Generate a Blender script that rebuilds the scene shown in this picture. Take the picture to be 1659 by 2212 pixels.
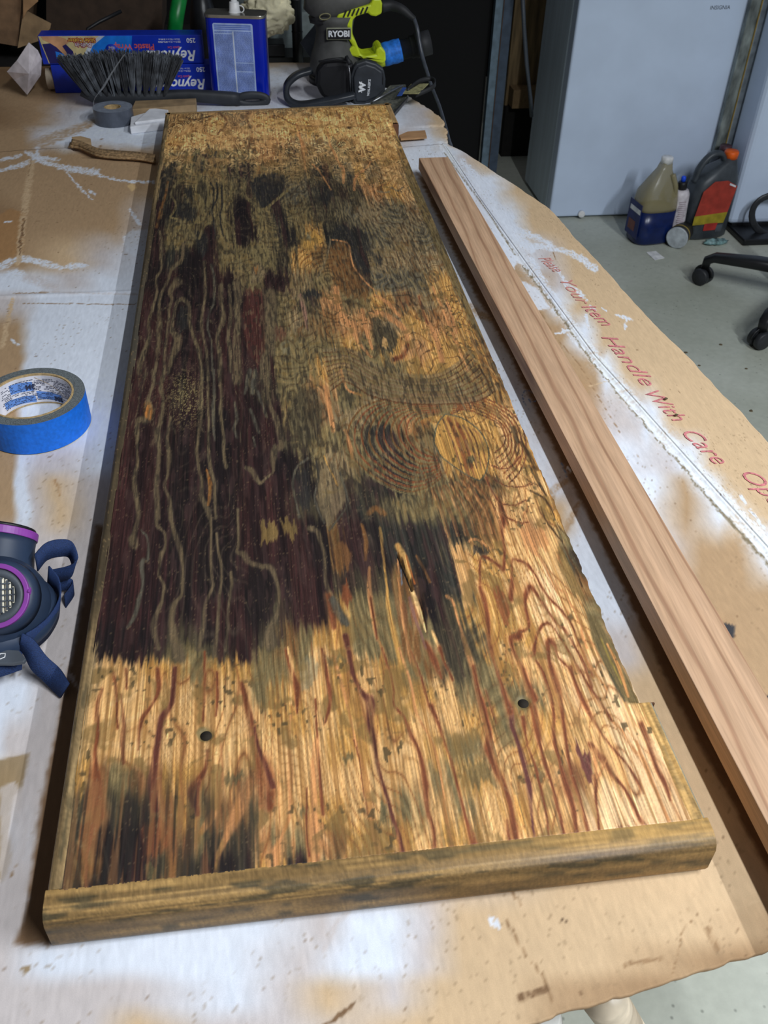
import bpy, bmesh, math, random
import numpy as np
from mathutils import Vector, Matrix
random.seed(4); rng = np.random.default_rng(7)
for o in list(bpy.data.objects): bpy.data.objects.remove(o)
SC = bpy.context.scene; COL = SC.collection
# ------------------------------------------------------------------ camera
ZT = 0.79                                     # height of the board's upper face above the floor (metres)
FPX, PITCH, ROLL, YAW = 1984.2, 0.70315, 0.0285, 0.15039
CAM = np.array([0.16198, -0.29210, 0.56202+ZT])
fw = np.array([math.sin(YAW)*math.cos(PITCH), math.cos(YAW)*math.cos(PITCH), -math.sin(PITCH)])
rt0 = np.array([math.cos(YAW), -math.sin(YAW), 0.]); up0 = np.cross(rt0, fw)
RT = rt0*math.cos(ROLL)+up0*math.sin(ROLL); UP = -rt0*math.sin(ROLL)+up0*math.cos(ROLL)
cam = bpy.data.cameras.new('camera'); co = bpy.data.objects.new('camera', cam); COL.objects.link(co); SC.camera = co
cam.sensor_fit = 'VERTICAL'; cam.sensor_height = 36; cam.sensor_width = 27; cam.lens = FPX*36/2212.; cam.clip_start = .02
co.matrix_world = Matrix(((RT[0], UP[0], -fw[0], CAM[0]), (RT[1], UP[1], -fw[1], CAM[1]), (RT[2], UP[2], -fw[2], CAM[2]), (0, 0, 0, 1)))
cam.dof.use_dof = True; cam.dof.focus_distance = .95; cam.dof.aperture_fstop = 20
# ------------------------------------------------------------------ light: two ceiling tubes of the garage, dim room
SC.view_settings.view_transform = 'Standard'; SC.view_settings.look = 'None'; SC.view_settings.exposure = 0.0; SC.view_settings.gamma = 1
SC.view_settings.use_curve_mapping = False
W = bpy.data.worlds.new('world'); SC.world = W; W.use_nodes = True
W.node_tree.nodes['Background'].inputs[0].default_value = (.80, .82, .88, 1); W.node_tree.nodes['Background'].inputs[1].default_value = .13
def tube_light(x, y, z, power, col, L=1.2):
    l = bpy.data.lights.new('tube_light', 'AREA'); l.shape = 'RECTANGLE'; l.size = .05; l.size_y = L; l.energy = power; l.color = col
    o = bpy.data.objects.new('tube_light', l); COL.objects.link(o); o.location = (x, y, z)
tube_light(1.02, -.75, 2.55, 46, (.92, .96, 1.0))
tube_light(2.05, -.65, 2.60, 62, (.90, .95, 1.0))

# ------------------------------------------------------------------ helpers
def at(px, py, z):
    """the point of the horizontal plane z seen at a photo pixel (z in metres above the board's upper face)"""
    d = fw+RT*(px-829.5)/FPX-UP*(py-1106)/FPX; t = (z+ZT-CAM[2])/d[2]; return CAM+d*t
def ony(px, py, y):
    d = fw+RT*(px-829.5)/FPX-UP*(py-1106)/FPX; return CAM+d*((y-CAM[1])/d[1])
def pix(P):
    d = P-CAM; z = d@fw; return 829.5+FPX*(d@RT)/z, 1106-FPX*(d@UP)/z
def lin(c):
    c = np.asarray(c, float)/255.; return np.where(c <= .04045, c/12.92, ((c+.055)/1.055)**2.4)
def tag(o, label=None, cat=None, group=None, kind=None):
    if label: o['label'] = label
    if cat: o['category'] = cat
    if group: o['group'] = group
    if kind: o['kind'] = kind
    return o
def thing(name, label, cat, loc=(0, 0, 0), rz=0, group=None):
    o = bpy.data.objects.new(name, None); COL.objects.link(o); o.location = loc; o.rotation_euler = (0, 0, rz); o.empty_display_size = .02
    return tag(o, label, cat, group)
class NT:
    def __init__(s, name, rough=.6, metal=0, spec=.4):
        s.m = bpy.data.materials.new(name); s.m.use_nodes = True; s.t = s.m.node_tree; s.b = s.t.nodes['Principled BSDF']
        s.b.inputs['Roughness'].default_value = rough; s.b.inputs['Metallic'].default_value = metal; s.b.inputs['Specular IOR Level'].default_value = spec
    def n(s, t, **k):
        x = s.t.nodes.new(t)
        for a, v in k.items(): setattr(x, a, v)
        return x
    def l(s, a, b): s.t.links.new(a, b)
    def noise(s, scale, stretch=(1, 1, 1), detail=3):
        tc = s.n('ShaderNodeTexCoord'); mp = s.n('ShaderNodeMapping'); mp.inputs['Scale'].default_value = stretch
        nz = s.n('ShaderNodeTexNoise'); nz.inputs['Scale'].default_value = scale; nz.inputs['Detail'].default_value = detail
        s.l(tc.outputs['Object'], mp.inputs[0]); s.l(mp.outputs[0], nz.inputs['Vector']); return nz.outputs[0]
    def ramp(s, fac, stops):
        r = s.n('ShaderNodeValToRGB'); e = r.color_ramp.elements
        while len(e) < len(stops): e.new(.5)
        for i, (p, c) in enumerate(stops): e[i].position = p; e[i].color = (*lin(c), 1)
        s.l(fac, r.inputs[0]); return r.outputs[0]
    def bump(s, fac, st, dist=.001):
        b = s.n('ShaderNodeBump'); b.inputs['Strength'].default_value = st; b.inputs['Distance'].default_value = dist
        s.l(fac, b.inputs['Height']); s.l(b.outputs[0], s.b.inputs['Normal'])
    def vary(s, col, fac, lo, hi):
        mr = s.n('ShaderNodeMapRange'); mr.inputs['From Min'].default_value = .3; mr.inputs['From Max'].default_value = .7
        mr.inputs['To Min'].default_value = lo; mr.inputs['To Max'].default_value = hi; s.l(fac, mr.inputs[0])
        mx = s.n('ShaderNodeVectorMath', operation='SCALE'); s.l(col, mx.inputs[0]); s.l(mr.outputs[0], mx.inputs['Scale']); return mx.outputs[0]
def mat(name, c, rough=.6, metal=0, amt=.12, scale=40, bump=.15, stretch=(1, 1, 1), spec=.4, c2=None, bd=.001):
    N = NT(name, rough, metal, spec); nz = N.noise(scale, stretch)
    c = np.array(c, float); hi = np.clip(c*(1+amt), 0, 255) if c2 is None else c2; lo = c*(1-amt) if c2 is None else c
    N.l(N.ramp(nz, [(.3, lo), (.7, hi)]), N.b.inputs['Base Color'])
    if bump: N.bump(nz, bump, bd)
    return N.m
def attr_mat(name, rough, spec, amt, s1, st1, bump, bd=.0006):
    N = NT(name, rough, 0, spec); a = N.n('ShaderNodeVertexColor'); a.layer_name = 'Col'
    f = N.noise(s1, st1, 4); g = N.noise(1800, (1, 1, 1), 2)
    c = N.vary(a.outputs['Color'], f, 1-amt, 1+amt); c = N.vary(c, g, .93, 1.07); N.l(c, N.b.inputs['Base Color']); N.bump(f, bump, bd)
    return N.m
class MB:
    """collects solids and links them as ONE mesh object"""
    def __init__(s): s.v = []; s.f = []; s.sm = []; s.mi = []; s.cur = 0
    def add(s, v, f, smooth=False):
        k = len(s.v); s.v += [tuple(map(float, p)) for p in v]; s.f += [tuple(i+k for i in q) for q in f]; s.sm += [smooth]*len(f); s.mi += [s.cur]*len(f); return s
    def box(s, c, d, rot=None, b=0.0):
        x, y, z = [q/2 for q in d]
        if b:
            bm = bmesh.new(); bmesh.ops.create_cube(bm, size=1)
            for v in bm.verts: v.co = Vector((v.co.x*d[0], v.co.y*d[1], v.co.z*d[2]))
            bmesh.ops.bevel(bm, geom=bm.edges[:], offset=b, segments=3, profile=.5, affect='EDGES')
            V = [v.co.copy() for v in bm.verts]; Fc = [[v.index for v in f.verts] for f in bm.faces]; bm.free()
        else:
            V = [Vector((i, j, k)) for i in (-x, x) for j in (-y, y) for k in (-z, z)]
            Fc = [(0, 1, 3, 2), (4, 6, 7, 5), (0, 4, 5, 1), (2, 3, 7, 6), (0, 2, 6, 4), (1, 5, 7, 3)]
        if rot is not None: V = [rot @ v for v in V]
        return s.add([(v.x+c[0], v.y+c[1], v.z+c[2]) for v in V], Fc)
    def lathe(s, prof, n=32, M=None, smooth=True, squash=(1, 1)):
        V = []; Fc = []
        for r, z in prof:
            for i in range(n):
                a = 2*math.pi*i/n; p = Vector((r*math.cos(a)*squash[0], r*math.sin(a)*squash[1], z)); V.append(M @ p if M is not None else p)
        m = len(prof)
        for j in range(m-1):
            for i in range(n): Fc.append((j*n+i, j*n+(i+1) % n, (j+1)*n+(i+1) % n, (j+1)*n+i))
        if prof[0][0] > 0: Fc.append(tuple(range(n-1, -1, -1)))
        if prof[-1][0] > 0: Fc.append(tuple((m-1)*n+i for i in range(n)))
        return s.add(V, Fc, smooth)
    def prism(s, pts, z0, z1, M=None, smooth=False):
        n = len(pts); V = [Vector((p[0], p[1], z0)) for p in pts]+[Vector((p[0], p[1], z1)) for p in pts]
        if M is not None: V = [M @ v for v in V]
        Fc = [tuple(range(n-1, -1, -1)), tuple(range(n, 2*n))]+[(i, (i+1) % n, n+(i+1) % n, n+i) for i in range(n)]
        return s.add(V, Fc, smooth)
    def sweep(s, pts, rad, n=12, prof=None, up=(0, 0, 1), cap=True, closed=False, smooth=True):
        """tube along pts; rad = number, or list of numbers / (side, up) pairs"""
        P = [Vector(p) for p in pts]; m = len(P); V = []; Fc = []
        for i, p in enumerate(P):
            a = P[(i-1) % m] if (closed or i) else P[0]; b = P[(i+1) % m] if (closed or i < m-1) else P[-1]
            t = (b-a).normalized(); u = Vector(up); sd = t.cross(u)
            if sd.length < 1e-4: sd = t.cross(Vector((0, 1, 0.01)))
            sd.normalize(); u = sd.cross(t)
            r = rad if np.isscalar(rad) else rad[i]; ra, rb = (r, r) if np.isscalar(r) else r
            for k in range(n):
                if prof is None: cx, cy = math.cos(2*math.pi*k/n), math.sin(2*math.pi*k/n)
                else:
                    cx, cy = math.cos(2*math.pi*k/n), math.sin(2*math.pi*k/n); e = prof
                    cx = math.copysign(abs(cx)**e, cx); cy = math.copysign(abs(cy)**e, cy)
                V.append(p+sd*cx*ra+u*cy*rb)
        for j in range(m if closed else m-1):
            for k in range(n): Fc.append((j*n+k, j*n+(k+1) % n, ((j+1) % m)*n+(k+1) % n, ((j+1) % m)*n+k))
        if cap and not closed: Fc += [tuple(range(n-1, -1, -1)), tuple((m-1)*n+k for k in range(n))]
        return s.add(V, Fc, smooth)
    def build(s, name, m, parent=None, label=None, kind=None, mats=None, bevel=0, autos=False):
        me = bpy.data.meshes.new(name); me.from_pydata(s.v, [], s.f); me.update()
        for q in (mats or [m]): me.materials.append(q)
        for p, a, b in zip(me.polygons, s.sm, s.mi): p.use_smooth = a; p.material_index = b
        bm = bmesh.new(); bm.from_mesh(me); bmesh.ops.recalc_face_normals(bm, faces=bm.faces); bm.to_mesh(me); bm.free()
        o = bpy.data.objects.new(name, me); COL.objects.link(o)
        if parent: o.parent = parent
        if bevel:
            b = o.modifiers.new('b', 'BEVEL'); b.width = bevel; b.segments = 2; b.limit_method = 'ANGLE'; b.angle_limit = .6
        if label: o['label'] = label
        if kind: o['kind'] = kind
        return o
def text(name, body, size, M, m, parent, ext=.0002, shear=0, ax='CENTER', bold=0, label=None):
    """flat print; M maps the text plane (x right, y up, z out) to the parent's space"""
    cu = bpy.data.curves.new(name, 'FONT'); cu.body = body; cu.size = size; cu.extrude = ext; cu.shear = shear; cu.align_x = ax; cu.align_y = 'CENTER'; cu.offset = bold; cu.resolution_u = 3
    o = bpy.data.objects.new(name, cu); COL.objects.link(o); bpy.context.view_layer.update()
    me = bpy.data.meshes.new_from_object(o.evaluated_get(bpy.context.evaluated_depsgraph_get())); bpy.data.objects.remove(o)
    me.transform(M); me.materials.clear(); me.materials.append(m)
    q = bpy.data.objects.new(name, me); COL.objects.link(q); q.parent = parent
    if label: q['label'] = label
    return q
def frame(o, xd, yd, s=1):
    """4x4 from origin, x direction and y direction"""
    x = Vector(xd).normalized(); z = x.cross(Vector(yd)).normalized(); y = z.cross(x)
    return Matrix(((x.x, y.x, z.x, o[0]), (x.y, y.y, z.y, o[1]), (x.z, y.z, z.z, o[2]), (0, 0, 0, 1)))
def crv(pts, n=6): 
    p = np.array(pts, float); q = np.vstack([2*p[0]-p[1], p, 2*p[-1]-p[-2]]); out = []
    for i in range(1, len(q)-2):
        for k in range(n):
            t = k/n; out.append(.5*((2*q[i])+(-q[i-1]+q[i+1])*t+(2*q[i-1]-5*q[i]+4*q[i+1]-q[i+2])*t*t+(-q[i-1]+3*q[i]-3*q[i+1]+q[i+2])*t**3))
    out.append(p[-1]); return [tuple(v) for v in out]
def grid(name, P, cols, m, parent, skirt=0, drop=None, kind=None):
    """painted surface: P (rows, cols, 3) points, cols (rows, cols, 3) sRGB, optional skirt depth; drop = mask of cells left open"""
    r, c = P.shape[:2]; ix = np.arange(r*c).reshape(r, c)
    q = np.stack([ix[:-1, :-1], ix[:-1, 1:], ix[1:, 1:], ix[1:, :-1]], -1).reshape(-1, 4)
    if drop is not None: q = q[~drop.reshape(-1)]
    V = P.reshape(-1, 3); Cc = cols.reshape(-1, 3)
    if skirt:
        loop = np.r_[ix[0, :], ix[1:, -1], ix[-1, -2::-1], ix[-2:0:-1, 0]]; low = V[loop].copy(); low[:, 2] -= skirt
        k = len(V); n = len(loop); V = np.vstack([V, low]); Cc = np.vstack([Cc, Cc[loop]*.8]); j = np.arange(n)
        q = np.vstack([q, np.stack([loop[j], k+j, k+(j+1) % n, loop[(j+1) % n]], -1)])
    me = bpy.data.meshes.new(name); me.vertices.add(len(V)); me.vertices.foreach_set('co', V.astype(np.float32).ravel())
    me.loops.add(len(q)*4); me.loops.foreach_set('vertex_index', q.astype(np.int32).ravel())
    me.polygons.add(len(q)); me.polygons.foreach_set('loop_start', np.arange(0, len(q)*4, 4, dtype=np.int32)); me.update(calc_edges=True)
    a = me.color_attributes.new('Col', 'FLOAT_COLOR', 'POINT'); rgba = np.ones((len(V), 4), np.float32); rgba[:, :3] = lin(Cc); a.data.foreach_set('color', rgba.ravel())
    me.polygons.foreach_set('use_smooth', np.ones(len(q), bool)); me.materials.append(m)
    o = bpy.data.objects.new(name, me); COL.objects.link(o)
    if parent: o.parent = parent
    if kind: o['kind'] = kind
    return o
# ---------------------------------------------------------------- painting helpers (numpy): colour fields stored per vertex
def hsh(ix, iy, s):
    n = (ix.astype(np.int64)*374761393 + iy.astype(np.int64)*668265263 + s*2147483647) & 0xFFFFFFFF
    n = ((n ^ (n >> 13))*1274126177) & 0xFFFFFFFF
    n = ((n ^ (n >> 16))*2246822519) & 0xFFFFFFFF
    return ((n ^ (n >> 15)) & 0xFFFFFF)/float(0xFFFFFF)
def vn(x, y, s=0):
    ix = np.floor(x); iy = np.floor(y); fx = x-ix; fy = y-iy
    fx = fx*fx*(3-2*fx); fy = fy*fy*(3-2*fy)
    a = hsh(ix, iy, s); b = hsh(ix+1, iy, s); c = hsh(ix, iy+1, s); d = hsh(ix+1, iy+1, s)
    return (a+(b-a)*fx)*(1-fy)+(c+(d-c)*fx)*fy
def fb(x, y, s=0, o=3):
    v = 0; w = .5; t = 0
    for k in range(o):
        v = v+w*vn(x*2**k, y*2**k, s+k*17); t += w; w *= .5
    return v/t
def sst(a, b, v):
    t = np.clip((v-a)/(b-a), 0, 1); return t*t*(3-2*t)
def smooth(pts, n=4):
    p = np.array(pts, float)
    if len(p) < 3: return p
    q = np.vstack([2*p[0]-p[1], p, 2*p[-1]-p[-2]]); out = []
    for i in range(1, len(q)-2):
        for k in range(n):
            t = k/n
            out.append(.5*((2*q[i])+(-q[i-1]+q[i+1])*t+(2*q[i-1]-5*q[i]+4*q[i+1]-q[i+2])*t*t+(-q[i-1]+3*q[i]-3*q[i+1]+q[i+2])*t**3))
    out.append(p[-1]); return np.array(out)
class Canvas:
    def __init__(s, px, py, X, Y):
        s.px, s.py, s.X, s.Y = px, py, X, Y
        s.col = np.zeros(px.shape+(3,)); s.tex = None
    def over(s, m, c, idx=None):
        c = np.array(c, float)
        if idx is None: s.col += (c-s.col)*m[..., None]
        else: s.col[idx] += (c-s.col[idx])*m[..., None]
    def line(s, pts, w, c, a=1., soft=.45, warp=None, n=4):
        """pts pixels, w widths (full)"""
        p = np.array(pts, float)
        if np.isscalar(w): w = [w]*len(p)
        w = (list(w)+[w[-1]]*len(p))[:len(p)]
        q = smooth(np.column_stack([p, w]), n)
        mw = max(q[:, 2])*.8+3
        X, Y = (s.wx, s.wy) if warp is None else warp
        idx = np.where((X > q[:, 0].min()-mw) & (X < q[:, 0].max()+mw) & (Y > q[:, 1].min()-mw) & (Y < q[:, 1].max()+mw))
        if idx[0].size == 0: return
        x = X[idx]; y = Y[idx]; best = np.full(x.shape, 1e9)
        for i in range(len(q)-1):
            ax, ay, aw = q[i]; bx, by, bw = q[i+1]
            dx, dy = bx-ax, by-ay; L = dx*dx+dy*dy+1e-9
            t = np.clip(((x-ax)*dx+(y-ay)*dy)/L, 0, 1)
            d = np.hypot(x-ax-t*dx, y-ay-t*dy)/np.maximum((aw+(bw-aw)*t)*.5, .3)
            best = np.minimum(best, d)
        m = a*(1-sst(1-soft, 1+soft, best))
        if s.tex is not None: m = m*s.tex[idx]
        s.over(m, c, idx)
    def sd(s, poly, X, Y, idx):
        x = X[idx]; y = Y[idx]; ins = np.zeros(x.shape, bool); d = np.full(x.shape, 1e9)
        n = len(poly)
        for i in range(n):
            ax, ay = poly[i]; bx, by = poly[(i+1) % n]
            dx, dy = bx-ax, by-ay; L = dx*dx+dy*dy+1e-9
            t = np.clip(((x-ax)*dx+(y-ay)*dy)/L, 0, 1)
            d = np.minimum(d, np.hypot(x-ax-t*dx, y-ay-t*dy))
            if ay != by:
                c = ((ay > y) != (by > y)) & (x < (bx-ax)*(y-ay)/(by-ay)+ax); ins ^= c
        return np.where(ins, -d, d)
    def poly(s, pts, c, a=1., soft=4., warp=None, tex=None):
        p = np.array(pts, float)
        X, Y = (s.wx, s.wy) if warp is None else warp
        idx = np.where((X > p[:, 0].min()-soft) & (X < p[:, 0].max()+soft) & (Y > p[:, 1].min()-soft) & (Y < p[:, 1].max()+soft))
        if idx[0].size == 0: return
        m = a*(1-sst(-soft, soft, s.sd(p, X, Y, idx)))
        if tex is not None: m = m*tex[idx]
        s.over(m, c, idx)
def nums(t):
    v = [float(k) for k in t.replace(',', ' ').split()]; return [(v[i], v[i+1]) for i in range(0, len(v), 2)]
def lerp_lines(A, B, n):
    A = smooth(A, 6); B = smooth(B, 6)
    def res(P, m=24):
        d = np.r_[0, np.cumsum(np.hypot(*np.diff(P, axis=0).T))]; t = np.linspace(0, d[-1], m)
        return np.column_stack([np.interp(t, d, P[:, 0]), np.interp(t, d, P[:, 1])])
    A = res(A); B = res(B)
    return [A+(B-A)*k/(n-1) for k in range(n)]

PAL = dict(L=(216,168,108), H=(234,192,142), G=(188,140,74), B=(118,80,46), R=(128,72,44), P=(194,134,84), O=(116,101,68),
           N=(68,60,45), S=(98,92,78), T=(134,114,84), D=(34,26,25), M=(52,31,29), K=(44,42,40), W=(92,50,42))
ROWS = """240:370B 430T 500O 560B 650T 700G 750G 840G
262:368B 420B 470G 520T 560G 600G 650G 700L 760L 800G 850L
285:366B 420L 470L 520L 560L 600L 650G 700G 760L 800L 850L
305:365G 420L 480L 540B 575P 610P 650T 700T 740O 790L 850L 868T
333:350O 400T 430N 480O 540O 580P 630N 650T 700T 745O 780B 820G 860G 875T
370:345K 380O 430O 480O 520K 560O 610O 660O 700K 750S 775G 800T 850L 885T
410:340K 380N 430O 480O 540N 590K 640S 690K 730N 770N 800P 850G 880L 895O
460:340D 370K 420O 450O 480O 520D 560O 600K 640O 700N 760S 800T 850S 905T
510:330D 370O 420O 450D 490O 530D 570O 620K 650O 680G 720K 770K 820S 870T 925S
560:320D 370K 440D 500O 560O 600N 650G 700B 740B 780K 830T 890T 955T
610:315D 360M 420D 480M 550O 590M 640T 690O 740B 780N 830S 900S 965G 985T
650:310M 360D 430D 500D 560M 600O 640T 660N 710P 760O 820G 870R 920T 980G 1005T
700:300M 360M 430D 500M 550M 590O 650T 700B 740P 790P 850T 900G 950P 1000G 1030T
750:290M 350M 400D 450M 500M 550M 600O 650O 700O 750G 800O 850G 900P 950G 1010G 1050B
800:280M 350M 400D 450D 520M 565M 610O 660O 720G 780O 850O 920G 980G 1040G 1070B
850:270M 330M 400N 460M 520M 580N 640O 700P 740O 800T 870O 930O 1000O 1060G 1095B
900:260M 330M 400D 470D 540M 590M 640O 690R 740T 780T 830O 880P 930G 990G 1040G 1100L
950:250M 330M 400D 470D 540M 590M 640N 690O 750O 800O 840K 890B 950O 1000G 1060G 1110L 1145G
1000:240M 320M 400D 470D 540M 600D 640D 690O 740T 790O 840K 880K 930T 990G 1040G 1100L 1155G
1050:235M 320M 400D 470D 540M 600M 650D 700O 750N 810K 870K 920O 960O 1010B 1060B 1110L 1170L
1100:230M 300M 400D 470D 540M 600M 650N 700N 760K 820N 880O 940O 990O 1040B 1090L 1150L 1195G
1150:225M 300M 400D 480D 560M 620M 670D 730B 780D 840K 900K 960K 1005N 1050B 1100L 1150P 1200L 1230O
1200:220D 300M 400D 480D 560M 640M 690D 730B 780D 830D 870K 910K 960K 1010L 1050G 1100L 1160L 1210L 1250N
1260:215M 300M 400D 480D 540D 600D 650M 690M 730N 770N 820N 880B 930D 980K 1020L 1060G 1110L 1170H 1230L 1275B
1320:210M 300M 400D 480M 540D 590N 640M 690M 740G 790O 840O 890R 940D 980N 1030G 1080G 1130L 1190H 1250L 1295O
1380:200D 260D 330D 400N 450D 520M 575N 620B 660O 690G 730G 780O 830O 880B 920O 970N 1020N 1060G 1100G 1150G 1210H 1270L 1320T
1412:190T 215D 260D 310M 350N 400O 450N 520M 570O 620B 650O 690L 740G 780O 830O 880B 920O 970N 1020N 1060G 1110L 1150L 1210H 1270L 1330T
1445:180T 230L 300L 350G 420O 470G 520G 560O 590O 640G 680L 740G 790L 840G 890O 930B 980N 1040O 1090G 1140L 1200L 1270H 1340T
1500:170T 220L 300L 380L 450L 510L 560O 620G 680L 740G 800L 860G 920G 970L 1030O 1080O 1140O 1200L 1270H 1330H 1385L
1560:150T 210L 300L 400L 480L 560L 620G 700L 780G 850G 900L 980L 1040G 1100O 1170G 1250L 1330H 1420L
1620:140T 200L 260L 330L 400L 480L 540L 600L 680L 760G 840L 900L 960G 1020O 1080L 1140G 1200L 1280L 1360H 1440H
1680:135T 180G 210R 260O 330R 370G 430G 490L 540R 600L 680L 760L 840L 900L 970O 1030G 1100L 1160L 1250R 1310L 1400H 1480H
1750:125T 160N 205R 245N 300N 350R 400G 440O 490R 540N 600L 680G 740G 800L 860O 930L 990O 1050L 1120G 1200L 1300H 1400H 1500H
1820:115T 150N 190R 240D 290D 340R 400R 430O 480N 530N 590P 640O 680P 740B 800G 860G 920L 980G 1030G 1080L 1150L 1230L 1330H 1430H 1520L
1880:105T 145N 185B 240D 290D 330N 370B 420N 480D 540N 590G 640D 680L 730N 790L 850B 910L 970N 1030G 1100L 1200L 1300H
1940:100T 145N 200D 250D 290N 330R 400N 470N 540D 590B"""
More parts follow.
